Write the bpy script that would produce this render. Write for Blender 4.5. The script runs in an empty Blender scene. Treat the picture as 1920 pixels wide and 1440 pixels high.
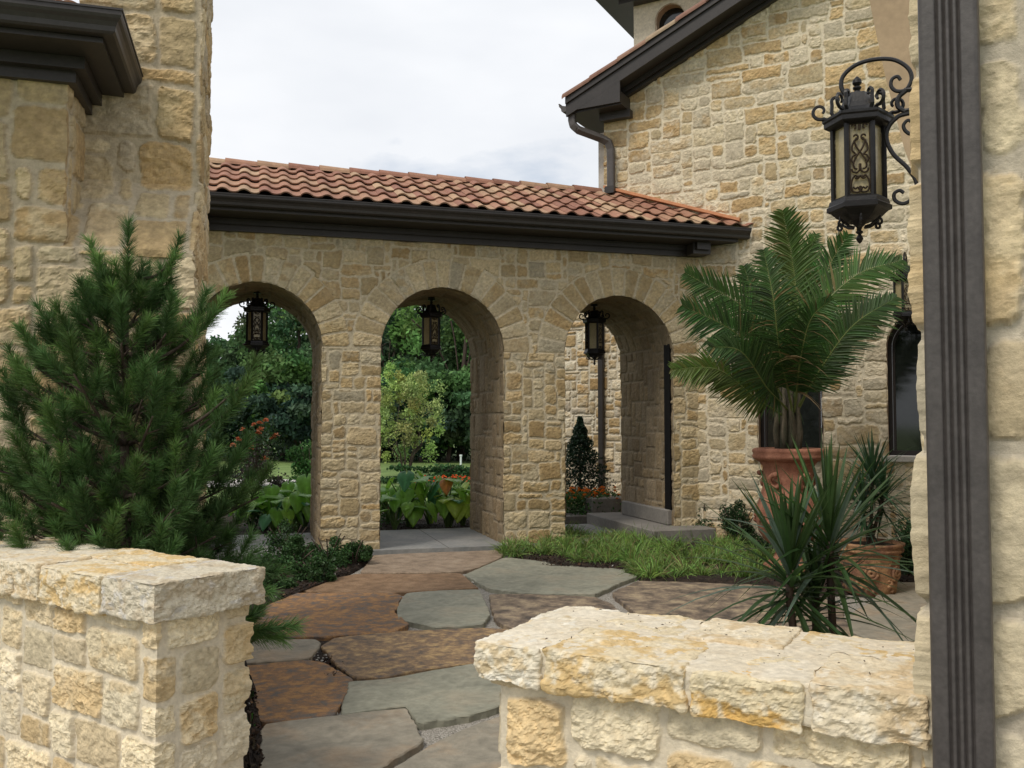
import bpy, math, random
import numpy as np
from mathutils import Matrix, Vector
R = math.radians
sc = bpy.context.scene
col = sc.collection
# ------------------------------------------------------------------ camera
F, PITCH, EYE = 1700.0, R(2.5), 1.6
cd = bpy.data.cameras.new('camera'); cam = bpy.data.objects.new('camera', cd); col.objects.link(cam)
cd.sensor_width = 36; cd.lens = 36*F/1920; cd.clip_start = .05; cd.clip_end = 2000
cam.location = (0, 0, EYE); cam.rotation_euler = (R(90)+PITCH, 0, 0)
sc.camera = cam
# ------------------------------------------------------------------ world: overcast sky with thin blue gaps
SUN_EL, SUN_AZ = R(52), R(222)          # azimuth clockwise from +Y (north): behind and left of the camera
w = bpy.data.worlds.new('World'); sc.world = w; w.use_nodes = True
nt = w.node_tree; nt.nodes.clear()
def nd(nt, t, **k):
    n = nt.nodes.new(t)
    for a, b in k.items(): setattr(n, a, b)
    return n
out = nd(nt, 'ShaderNodeOutputWorld'); bg = nd(nt, 'ShaderNodeBackground')
sky = nd(nt, 'ShaderNodeTexSky', sky_type='NISHITA'); sky.sun_disc = False
sky.sun_elevation = SUN_EL; sky.sun_rotation = SUN_AZ
tc = nd(nt, 'ShaderNodeTexCoord'); mp = nd(nt, 'ShaderNodeMapping'); mp.inputs['Scale'].default_value = (1, 1, 2.6)
mp.inputs['Location'].default_value = (.35, .1, .2)
n1 = nd(nt, 'ShaderNodeTexNoise'); n1.inputs['Scale'].default_value = 3.2; n1.inputs['Detail'].default_value = 7; n1.inputs['Roughness'].default_value = .52
n2 = nd(nt, 'ShaderNodeTexNoise'); n2.inputs['Scale'].default_value = 1.7; n2.inputs['Detail'].default_value = 5
r1 = nd(nt, 'ShaderNodeValToRGB'); r1.color_ramp.elements[0].position = .20; r1.color_ramp.elements[1].position = .39
r2 = nd(nt, 'ShaderNodeValToRGB'); r2.color_ramp.elements[0].position = .36; r2.color_ramp.elements[1].position = .66
r2.color_ramp.elements[0].color = (7.9, 8.25, 8.8, 1); r2.color_ramp.elements[1].color = (10.6, 10.7, 10.9, 1)
mx = nd(nt, 'ShaderNodeMix', data_type='RGBA'); bg.inputs['Strength'].default_value = .10
L = nt.links.new
L(tc.outputs['Generated'], mp.inputs['Vector']); L(mp.outputs[0], n1.inputs['Vector']); L(mp.outputs[0], n2.inputs['Vector'])
L(n1.outputs['Fac'], r1.inputs[0]); L(n2.outputs['Fac'], r2.inputs[0])
skm = nd(nt, 'ShaderNodeMix', data_type='RGBA'); skm.inputs[0].default_value = .45
L(sky.outputs[0], skm.inputs[6]); skm.inputs[7].default_value = (5.6, 7.0, 8.8, 1)
L(r1.outputs[0], mx.inputs[0]); L(skm.outputs[2], mx.inputs[6]); L(r2.outputs[0], mx.inputs[7])
L(mx.outputs[2], bg.inputs['Color']); L(bg.outputs[0], out.inputs[0])
sd = bpy.data.lights.new('sun', 'SUN'); sun = bpy.data.objects.new('sun', sd); col.objects.link(sun)
sd.energy = 2.0; sd.angle = R(16); sd.color = (1, .93, .82)
sv = Vector((math.sin(SUN_AZ)*math.cos(SUN_EL), math.cos(SUN_AZ)*math.cos(SUN_EL), math.sin(SUN_EL)))
sun.rotation_euler = sv.to_track_quat('Z', 'Y').to_euler(); sun.location = (-6, -6, 12)
sc.view_settings.view_transform = 'Standard'; sc.view_settings.look = 'None'
sc.view_settings.exposure = 0; sc.view_settings.gamma = 1; sc.view_settings.use_curve_mapping = False
sc.cycles.max_bounces = 6; sc.cycles.diffuse_bounces = 4; sc.cycles.transparent_max_bounces = 4
try: sc.cycles.use_denoising = True
except Exception: pass

# ------------------------------------------------------------------ helpers
cp, sp = math.cos(PITCH), math.sin(PITCH)
def at(px, py, Y):
    x, y, z = px-960, F, 720-py
    y, z = y*cp - z*sp, y*sp + z*cp
    return np.array((x*Y/y, Y, EYE + z*Y/y))
def gnd(px, py, z=0.):
    x, y, zz = px-960, F, 720-py
    y, zz = y*cp - zz*sp, y*sp + zz*cp
    k = (z-EYE)/zz
    return np.array((x*k, y*k, z))
E1 = np.array((.9608, .2773)); E2 = np.array((-.2773, .9608)); A0 = np.array((-2.32, 11.10))
def A(s, b, z=0.): p = A0 + s*E1 + b*E2; return np.array((p[0], p[1], z))
G1 = np.array((.8754, -.4833)); G2 = np.array((.4833, .8754)); C0 = np.array((2.57, 12.51))
def Gp(t, d, z=0.): p = C0 + t*G1 + d*G2; return np.array((p[0], p[1], z))

def hsh(*a):
    h = np.zeros(np.broadcast(*a).shape, np.int64)
    for k, v in zip((374761393, 668265263, 2147483647, 1274126177), a):
        h = (h + np.asarray(v, np.int64)*k) & 0xffffffff
        h = ((h ^ (h >> 13))*1274126177) & 0xffffffff
    h = h ^ (h >> 16)
    return (h & 0xffffff)/float(0xffffff)
def vn(x, y, z=0., seed=0):
    x, y, z = np.broadcast_arrays(np.asarray(x, float), np.asarray(y, float), np.asarray(z, float))
    xi, yi, zi = np.floor(x), np.floor(y), np.floor(z)
    fx, fy, fz = x-xi, y-yi, z-zi
    fx, fy, fz = [t*t*(3-2*t) for t in (fx, fy, fz)]
    xi, yi, zi = xi.astype(np.int64), yi.astype(np.int64), zi.astype(np.int64)
    r = 0.
    flat = not np.any(z)
    for c in ((0,) if flat else (0, 1)):
        wz = 1. if flat else (fz if c else 1-fz)
        for b in (0, 1):
            wy = fy if b else 1-fy
            for a in (0, 1):
                r = r + hsh(xi+a, yi+b, zi+c, np.int64(seed))*(fx if a else 1-fx)*wy*wz
    return r
def fbm(x, y, z=0., seed=0, o=4, g=.5):
    r, a, t = 0., 1., 0.
    for k in range(o):
        r = r + a*vn(np.asarray(x)*2**k, np.asarray(y)*2**k, np.asarray(z)*2**k, seed+k*17); t += a; a *= g
    return r/t - .5
def ss(a, b, x):
    t = np.clip((x-a)/(b-a), 0, 1); return t*t*(3-2*t)
def nrm(v): return v/np.maximum(np.linalg.norm(v, axis=-1, keepdims=True), 1e-9)

def thing(name, label, cat, loc=(0, 0, 0), rz=0., group=None):
    o = bpy.data.objects.new(name, None); col.objects.link(o); o.empty_display_size = .2
    o.location = [float(q) for q in loc]; o.rotation_euler = (0, 0, rz)
    o['label'] = label; o['category'] = cat
    if group: o['group'] = group
    return o
def tag(o, label=None, cat=None, group=None, kind=None):
    for k, v in (('label', label), ('category', cat), ('group', group), ('kind', kind)):
        if v: o[k] = v
    return o
def copy_tree(o, parent=None):
    c = o.copy(); col.objects.link(c)
    if parent: c.parent = parent
    for ch in [x for x in list(bpy.data.objects) if x.parent == o]: copy_tree(ch, c)
    return c

class MB:
    def __init__(s): s.V, s.Fc, s.C, s.n = [], [], [], 0
    def add(s, V, Fs, C=None):
        V = np.asarray(V, float).reshape(-1, 3)
        if not isinstance(Fs, list): Fs = [Fs]
        for f in Fs: s.Fc.append(np.asarray(f, np.int64) + s.n)
        C = np.tile((.5, .5, .5), (len(V), 1)) if C is None else np.broadcast_to(np.asarray(C, float), (len(V), 3))
        s.V.append(V); s.C.append(C); s.n += len(V)
    def box(s, fr, a0, a1, b0, b1, z0, z1, C=None):
        P = [fr(a, b, z) for z in (z0, z1) for b in (b0, b1) for a in (a0, a1)]
        s.add(P, np.array([(0, 2, 3, 1), (4, 5, 7, 6), (0, 1, 5, 4), (2, 6, 7, 3), (0, 4, 6, 2), (1, 3, 7, 5)]), C)
    def tube(s, P, r, n=6, C=None, cap=True):
        P = np.asarray(P, float); m = len(P); r = np.broadcast_to(np.asarray(r, float), (m,))
        T = nrm(np.gradient(P, axis=0)); ref = np.array((0, 0, 1.)) if abs(T[0][2]) < .9 else np.array((1., 0, 0))
        U = np.zeros_like(P); u = nrm(np.cross(T[0], ref))
        for i in range(m):
            u = nrm(u - T[i]*np.dot(u, T[i])); U[i] = u
        W = np.cross(T, U); th = np.arange(n)*2*math.pi/n
        V = P[:, None] + r[:, None, None]*(U[:, None]*np.cos(th)[None, :, None] + W[:, None]*np.sin(th)[None, :, None])
        i = np.arange(m-1)[:, None]*n; j = np.arange(n)[None]; k = (j+1) % n
        Q = np.stack([i+j, i+k, i+n+k, i+n+j], -1).reshape(-1, 4)
        Fs = [Q]
        if cap: Fs.append(np.array([list(range(n))[::-1], [(m-1)*n+q for q in range(n)]]))
        s.add(V.reshape(-1, 3), Fs, C)
    def lathe(s, c, prof, n=24, C=None, rot=0., close=True):
        prof = np.asarray(prof, float); m = len(prof); th = np.arange(n)*2*math.pi/n + rot
        V = np.stack([c[0]+prof[:, :1]*np.cos(th), c[1]+prof[:, :1]*np.sin(th), c[2]+np.repeat(prof[:, 1:2], n, 1)], -1)
        i = np.arange(m-1)[:, None]*n; j = np.arange(n)[None]; k = (j+1) % n
        Fs = [np.stack([i+j, i+k, i+n+k, i+n+j], -1).reshape(-1, 4)]
        if close: Fs.append(np.array([list(range(n))[::-1], [(m-1)*n+q for q in range(n)]]))
        s.add(V.reshape(-1, 3), Fs, C)
    def extrude(s, prof, p0, p1, fx, C=None):
        """profile (list of 2-tuples) swept from p0 to p1; fx(p, a, b) gives the 3-D point"""
        n = len(prof)
        V = [fx(p0, a, b) for a, b in prof] + [fx(p1, a, b) for a, b in prof]
        Q = [(i, (i+1) % n, n+(i+1) % n, n+i) for i in range(n)]
        s.add(V, [np.array(Q), np.array([list(range(n))[::-1], list(range(n, 2*n))])], C)
    def build(s, name, mat, parent=None, smooth=False, world=True):
        V = np.concatenate(s.V); C = np.concatenate(s.C)
        if parent is not None and world:
            lx, ly, lz = parent.location; a = -parent.rotation_euler.z
            if parent.parent:    # sub-part: parents of parts sit at their thing's origin
                lx, ly, lz = parent.parent.location; a = -parent.parent.rotation_euler.z
            V = V - (lx, ly, lz); ca, sa = math.cos(a), math.sin(a)
            V = np.stack([V[:, 0]*ca - V[:, 1]*sa, V[:, 0]*sa + V[:, 1]*ca, V[:, 2]], 1)
        me = bpy.data.meshes.new(name)
        me.vertices.add(len(V)); me.vertices.foreach_set('co', V.astype(np.float32).ravel())
        li = np.concatenate([f.ravel() for f in s.Fc]); tot = np.concatenate([np.full(len(f), f.shape[1]) for f in s.Fc])
        st = np.concatenate([[0], np.cumsum(tot)[:-1]])
        me.loops.add(len(li)); me.loops.foreach_set('vertex_index', li.astype(np.int32))
        me.polygons.add(len(tot)); me.polygons.foreach_set('loop_start', st.astype(np.int32)); me.polygons.foreach_set('loop_total', tot.astype(np.int32))
        me.polygons.foreach_set('use_smooth', np.full(len(tot), smooth))
        me.update(calc_edges=True)
        ca = me.color_attributes.new('Col', 'FLOAT_COLOR', 'POINT')
        ca.data.foreach_set('color', np.concatenate([C, np.ones((len(C), 1))], 1).astype(np.float32).ravel())
        me.materials.append(mat)
        o = bpy.data.objects.new(name, me); col.objects.link(o)
        if parent is not None: o.parent = parent
        return o

# ------------------------------------------------------------------ materials
def principled(name):
    m = bpy.data.materials.new(name); m.use_nodes = True; nt = m.node_tree
    return m, nt, nt.nodes['Principled BSDF'], nt.nodes['Material Output']
def attr_mat(name, rough=.85, bump=.4, bscale=60., var=.25, vscale=25., transl=0., spec=.3, detail=6, coat=0., bdist=.01):
    m, nt, b, o = principled(name); L = nt.links.new
    a = nd(nt, 'ShaderNodeAttribute', attribute_name='Col')
    tcn = nd(nt, 'ShaderNodeTexCoord')
    n = nd(nt, 'ShaderNodeTexNoise'); n.inputs['Scale'].default_value = vscale; n.inputs['Detail'].default_value = detail; n.inputs['Roughness'].default_value = .65
    mr = nd(nt, 'ShaderNodeMapRange'); mr.inputs[1].default_value = .3; mr.inputs[2].default_value = .7
    mr.inputs[3].default_value = 1-var; mr.inputs[4].default_value = 1+var
    mu = nd(nt, 'ShaderNodeVectorMath', operation='SCALE')
    L(tcn.outputs['Object'], n.inputs['Vector']); L(n.outputs['Fac'], mr.inputs[0]); L(a.outputs['Color'], mu.inputs[0]); L(mr.outputs[0], mu.inputs['Scale'])
    L(mu.outputs[0], b.inputs['Base Color']); b.inputs['Roughness'].default_value = rough; b.inputs['Specular IOR Level'].default_value = spec
    if bump:
        n3 = nd(nt, 'ShaderNodeTexNoise'); n3.inputs['Scale'].default_value = bscale; n3.inputs['Detail'].default_value = 8; n3.inputs['Roughness'].default_value = .7
        bp = nd(nt, 'ShaderNodeBump'); bp.inputs['Strength'].default_value = bump; bp.inputs['Distance'].default_value = bdist
        L(tcn.outputs['Object'], n3.inputs['Vector']); L(n3.outputs['Fac'], bp.inputs['Height']); L(bp.outputs[0], b.inputs['Normal'])
    if transl:
        t = nd(nt, 'ShaderNodeBsdfTranslucent'); ms = nd(nt, 'ShaderNodeMixShader'); ms.inputs[0].default_value = transl
        L(mu.outputs[0], t.inputs['Color']); L(b.outputs[0], ms.inputs[1]); L(t.outputs[0], ms.inputs[2]); L(ms.outputs[0], o.inputs['Surface'])
    return m
def plain(name, c, rough=.5, metal=0., bump=0., bscale=80., var=.12, vscale=8., spec=.4, c2=None, c3=None, stretch=(1, 1, 1), lo=.35, hi=.65, bdist=.005):
    m, nt, b, o = principled(name); L = nt.links.new
    tcn = nd(nt, 'ShaderNodeTexCoord'); mp = nd(nt, 'ShaderNodeMapping'); mp.inputs['Scale'].default_value = stretch
    n = nd(nt, 'ShaderNodeTexNoise'); n.inputs['Scale'].default_value = vscale; n.inputs['Detail'].default_value = 8; n.inputs['Roughness'].default_value = .65
    r = nd(nt, 'ShaderNodeValToRGB'); e = r.color_ramp.elements
    e[0].position = lo; e[1].position = hi
    e[0].color = (*[q*(1-var) for q in c], 1); e[1].color = (*(c2 if c2 else [q*(1+var) for q in c]), 1)
    if c3:
        k = e.new((lo+hi)/2); k.color = (*c3, 1)
    L(tcn.outputs['Object'], mp.inputs[0]); L(mp.outputs[0], n.inputs['Vector']); L(n.outputs['Fac'], r.inputs[0])
    n5 = nd(nt, 'ShaderNodeTexNoise'); n5.inputs['Scale'].default_value = vscale*9; n5.inputs['Detail'].default_value = 4
    mr = nd(nt, 'ShaderNodeMapRange'); mr.inputs[1].default_value = .3; mr.inputs[2].default_value = .7; mr.inputs[3].default_value = 1-var; mr.inputs[4].default_value = 1+var
    mu = nd(nt, 'ShaderNodeVectorMath', operation='SCALE')
    L(mp.outputs[0], n5.inputs['Vector']); L(n5.outputs['Fac'], mr.inputs[0]); L(r.outputs[0], mu.inputs[0]); L(mr.outputs[0], mu.inputs['Scale'])
    L(mu.outputs[0], b.inputs['Base Color']); b.inputs['Roughness'].default_value = rough; b.inputs['Metallic'].default_value = metal; b.inputs['Specular IOR Level'].default_value = spec
    if bump:
        n3 = nd(nt, 'ShaderNodeTexNoise'); n3.inputs['Scale'].default_value = bscale; n3.inputs['Detail'].default_value = 8; n3.inputs['Roughness'].default_value = .65
        bp = nd(nt, 'ShaderNodeBump'); bp.inputs['Strength'].default_value = bump; bp.inputs['Distance'].default_value = bdist
        L(mp.outputs[0], n3.inputs['Vector']); L(n3.outputs['Fac'], bp.inputs['Height']); L(bp.outputs[0], b.inputs['Normal'])
    return m
M = dict(
    stone=attr_mat('limestone', .92, .75, 45, .17, 30, bdist=.012),
    stone_near=attr_mat('limestone_near', .92, .8, 70, .13, 55, bdist=.006),
    tile=attr_mat('terracotta_tile', .8, .25, 60, .18, 14, bdist=.004),
    bronze=plain('dark_bronze_metal', (.030, .025, .023), .42, 0, .05, 40, .15, 5),
    bronze_lit=plain('bronze_downspout', (.068, .060, .057), .45, 0, .15, 120, .16, 9),
    iron=plain('black_iron', (.012, .011, .011), .4, .3, .3, 90, .3, 20),
    grille=plain('aged_bronze_grille', (.05, .034, .022), .5, .4, .3, 90, .3, 20),
    glass=plain('amber_lantern_glass', (.33, .275, .15), .22, 0, .1, 20, .12, 6),
    pane=plain('dark_window_glass', (.012, .014, .013), .06, 0, 0, 1, .3, 2, spec=.7),
    frame=plain('dark_window_frame', (.018, .013, .011), .4),
    concrete=plain('grey_concrete', (.20, .185, .165), .85, 0, .5, 60, .12, 3, bdist=.004),
    slab=plain('grey_stamped_concrete', (.22, .225, .22), .7, 0, .5, 30, .12, 2.2, c2=(.28, .27, .25), bdist=.006),
    sill=plain('pale_limestone_sill', (.42, .39, .35), .8, 0, .3, 60),
    terracotta=plain('terracotta_pot', (.29, .115, .07), .8, 0, .5, 50, .2, 7, c2=(.38, .175, .11), bdist=.008),
    terracotta_old=plain('weathered_terracotta_pot', (.17, .075, .05), .8, 0, .6, 40, .25, 6, c2=(.42, .24, .12), bdist=.01),
    plaster=plain('tan_plaster', (.37, .27, .17), .9, 0, .2, 50, .08, 3),
    bark=plain('bark', (.07, .05, .038), .9, 0, .8, 40, .3, 12, stretch=(1, 1, .25)),
    palm_trunk=plain('palm_trunk_fibre', (.045, .05, .026), .9, 0, .8, 30, .35, 16, c2=(.14, .115, .08), stretch=(1, 1, .2), bdist=.01),
    leaf=attr_mat('leaf', .5, 0, transl=.28, var=.12, vscale=8, spec=.35),
    leaf_far=attr_mat('far_leaf', .7, 0, transl=.22, var=.15, vscale=1.0, spec=.12),
    needle=attr_mat('pine_needle', .6, 0, transl=.12, var=.15, vscale=6, spec=.25),
    glossy=attr_mat('glossy_leaf', .38, .3, 14, .2, 14, transl=.34, spec=.4),
    petal=attr_mat('petal', .6, 0, transl=.3, var=.1),
    mulch=plain('dark_mulch', (.016, .011, .008), .95, 0, 1, 60, .4, 22, c2=(.055, .036, .025), bdist=.03),
    chip=attr_mat('mulch_chip', .95, .4, 80, .2),
    lawn=plain('lawn_grass', (.115, .185, .045), .9, 0, .8, 30, .18, .6, c2=(.17, .245, .07), bdist=.03),
    drive=plain('pale_driveway', (.50, .47, .44), .9, 0, .2, 30, .06, 1),
    dark_door=plain('black_door', (.006, .005, .005), .7, spec=.1),
    white=plain('white_plastic', (.7, .75, .75), .5),
)
def gravel():
    m, nt, b, o = principled('fine_gravel'); L = nt.links.new
    tcn = nd(nt, 'ShaderNodeTexCoord'); v = nd(nt, 'ShaderNodeTexVoronoi'); v.inputs['Scale'].default_value = 160
    r = nd(nt, 'ShaderNodeValToRGB'); e = r.color_ramp.elements; e[0].color = (.13, .115, .095, 1); e[1].color = (.46, .43, .38, 1)
    sx = nd(nt, 'ShaderNodeSeparateColor'); bp = nd(nt, 'ShaderNodeBump'); bp.invert = True; bp.inputs['Strength'].default_value = .8; bp.inputs['Distance'].default_value = .004
    L(tcn.outputs['Object'], v.inputs['Vector']); L(v.outputs['Color'], sx.inputs[0]); L(sx.outputs[0], r.inputs[0]); L(r.outputs[0], b.inputs['Base Color'])
    L(v.outputs['Distance'], bp.inputs['Height']); L(bp.outputs[0], b.inputs['Normal']); b.inputs['Roughness'].default_value = .95
    return m
M['gravel'] = gravel()
def flag(name, cols, scale=5, lo=.3, hi=.7, st=(1, 1, 1), bs=18, rough=.7):
    return plain(name, cols[0], rough, 0, .8, bs, .16, scale, c2=cols[-1], c3=cols[1] if len(cols) > 2 else None, stretch=st, lo=lo, hi=hi, bdist=.012, spec=.2)
FL = dict(
    tan=flag('tan_flagstone', [(.20, .15, .105), (.28, .21, .15), (.36, .285, .21)], 6, st=(1, 1.05, 1)),
    brown=flag('brown_flagstone', [(.16, .10, .06), (.23, .145, .085), (.31, .205, .125)], 7, st=(1, 1.05, 1)),
    rust=flag('rust_flagstone', [(.16, .14, .125), (.25, .145, .08), (.39, .215, .09)], 13, .38, .62, st=(1, 1.05, 1)),
    grey=flag('grey_flagstone', [(.24, .24, .19), (.29, .285, .225), (.32, .285, .215)], 2.2, st=(1, 1.05, 1)),
    warm=flag('warm_grey_flagstone', [(.25, .235, .19), (.30, .27, .215), (.35, .26, .175)], 2.2, st=(1, 1.05, 1)),
    mott=flag('mottled_flagstone', [(.14, .115, .10), (.26, .175, .105), (.46, .32, .16)], 13, .36, .66, st=(1, 1.05, 1)),
    dark=flag('dark_streaked_flagstone', [(.11, .09, .075), (.22, .17, .125), (.38, .30, .20)], 6, .38, .64, st=(1, 1.05, 1)),
)

# ------------------------------------------------------------------ stone work
PAL_A = np.array([(.60, .52, .38), (.50, .40, .25), (.43, .305, .155), (.38, .255, .12), (.53, .46, .34), (.47, .41, .32), (.66, .60, .47), (.45, .34, .20), (.56, .46, .31)])
def pack(nu, nv, rng, wr=(2, 7), hr=(1, 4)):
    g = -np.ones((nv, nu), int); rects = []
    for j in range(nv):
        for i in range(nu):
            if g[j, i] >= 0: continue
            h = rng.choice([1, 2, 2, 3, 3, 4]) if hr is None else rng.choices(range(hr[0], hr[1]+1), ([3, 8, 7, 3, 2, 1] if hr[1] > 3 else [2, 9, 4])[:hr[1]-hr[0]+1])[0]
            w_ = max(rng.randint(*wr), h if rng.random() < .75 else 2)
            if rng.random() < .06: w_ = rng.randint(1, 2)
            wm = 1
            while wm < w_ and i+wm < nu and g[j, i+wm] < 0: wm += 1
            hm = min(h, nv-j)
            if hm > wm*2: hm = wm*2
            k = len(rects); g[j:j+hm, i:i+wm] = k; rects.append((i, j, i+wm, j+hm))
    return g, np.array(rects, float)
PAL_C = np.array((.92, .90, .81))*np.array([(.52, .43, .29), (.48, .38, .235), (.43, .32, .18), (.42, .30, .16), (.50, .42, .29), (.45, .40, .31), (.54, .46, .33), (.44, .34, .20), (.50, .40, .26)])
class Stones:
    def __init__(s, ulen, vlen, seed, mod=.065, joint=.010, relief=.022, rough=.016, warp=.016, wr=(2, 7), hr=(1, 4), mortar=(.50, .435, .33), pal=PAL_A, sat=1., soft=.009):
        rng = random.Random(seed); s.mod, s.seed = mod, seed
        s.g, s.r = pack(int(ulen/mod)+8, int(vlen/mod)+8, rng, wr, hr)
        s.joint, s.relief, s.rough, s.warp, s.mortar, s.pal, s.soft = joint, relief, rough, warp, np.array(mortar), pal, soft
        s.arches = []; s.k = mod/.065
    def ev(s, u, v):
        k = s.k; sd_ = s.seed
        wu = u + s.warp*k*2*fbm(u/.22/k, v/.22/k, 0, sd_+1, 3) + .5*s.warp*2*fbm(u/.05/k, v/.05/k, 0, sd_+2, 2)
        wv = v + s.warp*k*2*fbm(u/.25/k+9, v/.22/k, 0, sd_+3, 3) + .5*s.warp*2*fbm(u/.05/k, v/.05/k+7, 0, sd_+4, 2)
        gi = np.clip((wu/s.mod).astype(int)+2, 0, s.g.shape[1]-1); gj = np.clip((wv/s.mod).astype(int)+2, 0, s.g.shape[0]-1)
        ident = s.g[gj, gi]; rc = (s.r[ident]-2)*s.mod
        du = np.minimum(wu-rc[..., 0], rc[..., 2]-wu); dv = np.minimum(wv-rc[..., 1], rc[..., 3]-wv)
        for (uc, zc, r0, r1, n) in s.arches:
            rr = np.hypot(u-uc, v-zc); up = (v > zc-.02) & (rr < r1+.06*(hsh((np.arctan2(v-zc, u-uc)*n/math.pi).astype(int), 5, 5, sd_)-.3)) & (rr > r0-.1)
            an = np.arctan2(v-zc, u-uc)*n/math.pi + .45*fbm(rr*0+np.arctan2(v-zc, u-uc)*2.2, 0*rr, 0, sd_+int(uc*10)+40, 2)
            ai = np.floor(an)
            ddu = np.minimum(an-ai, ai+1-an)*math.pi/n*rr; ddv = np.minimum(np.maximum(rr-r0, 0)+.03, r1-rr)
            du = np.where(up, ddu, du); dv = np.where(up, ddv, dv); ident = np.where(up, 5000+ai.astype(int)*7+int(uc*100), ident)
        rad = (.012+.040*hsh(ident, 3, 1, sd_))*k
        d = np.minimum(du, dv); cor = (du < rad) & (dv < rad); d = np.where(cor, np.minimum(d, rad-np.hypot(rad-du, rad-dv)), d)
        d = d + .006*k*2*fbm(u/.03, v/.03, 0, sd_+5, 3) - .002
        jw = s.joint*(.6+1.1*hsh(ident, 9, 2, sd_))
        pr = ss(jw, jw+s.soft, d)
        h1 = hsh(ident, 1, 3, sd_); h2 = hsh(ident, 2, 4, sd_); h3 = hsh(ident, 4, 4, sd_); h4 = hsh(ident, 6, 1, sd_)
        rl = 1.4*fbm(u/.11/k+h1*9, v/.09/k+h2*9, 0, sd_+6, 5, .6) - 1.5*(np.abs(fbm(u/.06/k+h1*30, v/.045/k, 0, sd_+9, 5, .62))-.12)
        H = pr*(s.relief*(.35+1.*h3) + s.rough*rl*1.5*(.5+h4) + s.relief*.5*ss(0, .07*k, d)) + .003*fbm(u/.05, v/.05, 0, sd_+8, 4)
        # colour
        ci = (h1*len(s.pal)).astype(int) % len(s.pal); c1 = s.pal[ci]; c2 = s.pal[((h2*len(s.pal)*1.7).astype(int)) % len(s.pal)]
        mixn = ss(-.06, .16, fbm(u/.09/k+h2*20, v/.07/k, 0, sd_+10, 5, .6)+.06*(h4-.5))[..., None]*.6
        C = c1*(1-mixn)+c2*mixn
        C = C*(.82+.34*h4)[..., None]*(1+.75*fbm(u/.02/k, v/.02/k, 0, sd_+11, 4, .65))[..., None]
        sm = ss(.1, .26, fbm(u/.3, v/.3, 0, sd_+12, 4))[..., None]*.14      # smeared mortar wash
        C = C*(1-sm)+s.mortar*sm
        mo = s.mortar*(1+.35*fbm(u/.04, v/.04, 0, sd_+13, 4))[..., None]
        p3 = pr[..., None]; C = C*p3 + mo*(1-p3)
        return H, np.clip(C, 0, 1)
def grid_faces(nu, nv):
    i = np.arange(nu-1)[None]; j = np.arange(nv-1)[:, None]; a = j*nu+i
    return np.stack([a, a+1, a+nu+1, a+nu], -1)
def sheet(mb, us, vs, mapf, st, keep=None, snap=None, uoff=0., voff=0., flip=False, dscale=1.):
    """mapf(U,V)->P,N ; displaced stone height field"""
    U, V = np.meshgrid(us, vs); U = U.astype(float); V = V.astype(float)
    km = np.ones(U.shape, bool)
    inside = None
    if snap is not None: U, V, inside = snap(U, V)
    H, C = st.ev(U+uoff, V+voff)
    P, N = mapf(U, V)
    P = P + N*(H*dscale)[..., None]
    Fq = grid_faces(len(us), len(vs)).reshape(-1, 4)
    ok = np.ones(len(Fq), bool)
    if inside is not None: ok &= ~inside.ravel()[Fq].all(1)
    if keep is not None: ok &= keep(U, V).ravel()[Fq].all(1)
    Fq = Fq[ok]
    if flip: Fq = Fq[:, ::-1]
    used = np.zeros(U.size, bool); used[Fq.ravel()] = True; remap = np.cumsum(used)-1
    mb.add(P.reshape(-1, 3)[used], remap[Fq], C.reshape(-1, 3)[used])
def pathmap(pts, side=1):
    """pts: list of (x,y) plan points; normals to the right of travel (side=1) or left"""
    pts = np.asarray(pts, float); seg = np.diff(pts, axis=0); ln = np.linalg.norm(seg, axis=1); cum = np.concatenate([[0], np.cumsum(ln)])
    T = seg/ln[:, None]; Ns = np.stack([T[:, 1], -T[:, 0]], 1)*side
    def f(U, V):
        k = np.clip(np.searchsorted(cum, U, 'right')-1, 0, len(ln)-1)
        loc = U-cum[k]; xy = pts[k]+T[k]*loc[..., None]; n = Ns[k].copy()
        for i in range(1, len(ln)):
            m = np.abs(U-cum[i]) < 1e-6
            n[m] = (Ns[i-1]+Ns[i])/(1+np.dot(Ns[i-1], Ns[i]))
        return np.stack([xy[..., 0], xy[..., 1], V], -1), np.concatenate([n, np.zeros(n.shape[:-1]+(1,))], -1)
    return f, cum
def samples(cum, res):
    if not hasattr(res, '__len__'): res = [res]*(len(cum)-1)
    o = [np.linspace(a, b, max(2, int((b-a)/r)+1))[:-1] for a, b, r in zip(cum[:-1], cum[1:], res)]
    return np.concatenate(o+[[cum[-1]]])
def arch_snap(ops, res, uo=0.):
    def f(U, V):
        ins = np.zeros(U.shape, bool); U2, V2 = U.copy(), V.copy()
        for (uc, hw, z0, zs) in ops:
            du = U-uc-uo; rr = np.hypot(du, V-zs)
            ang = np.where(V >= zs, np.arctan2(V-zs, du)*hw, np.sign(du)*5+V)
            hw = hw-.022*(vn(ang/.16, 0*ang, 0, 3)*.6+vn(ang/.05, 0*ang+4, 0, 5)*.4)
            a = (V >= zs) & (rr < hw); b = (V < zs) & (V > z0) & (np.abs(du) < hw)
            ins |= a | b
            sc_ = hw/np.maximum(rr, 1e-4)
            U2 = np.where(a, uc+uo+du*sc_, U2); V2 = np.where(a, zs+(V-zs)*sc_, V2)
            side = (hw-np.abs(du)) < (V-z0)
            U2 = np.where(b & side, uc+uo+np.sign(du)*hw, U2); V2 = np.where(b & ~side, z0, V2)
        return U2, V2, ins
    return f
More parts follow.
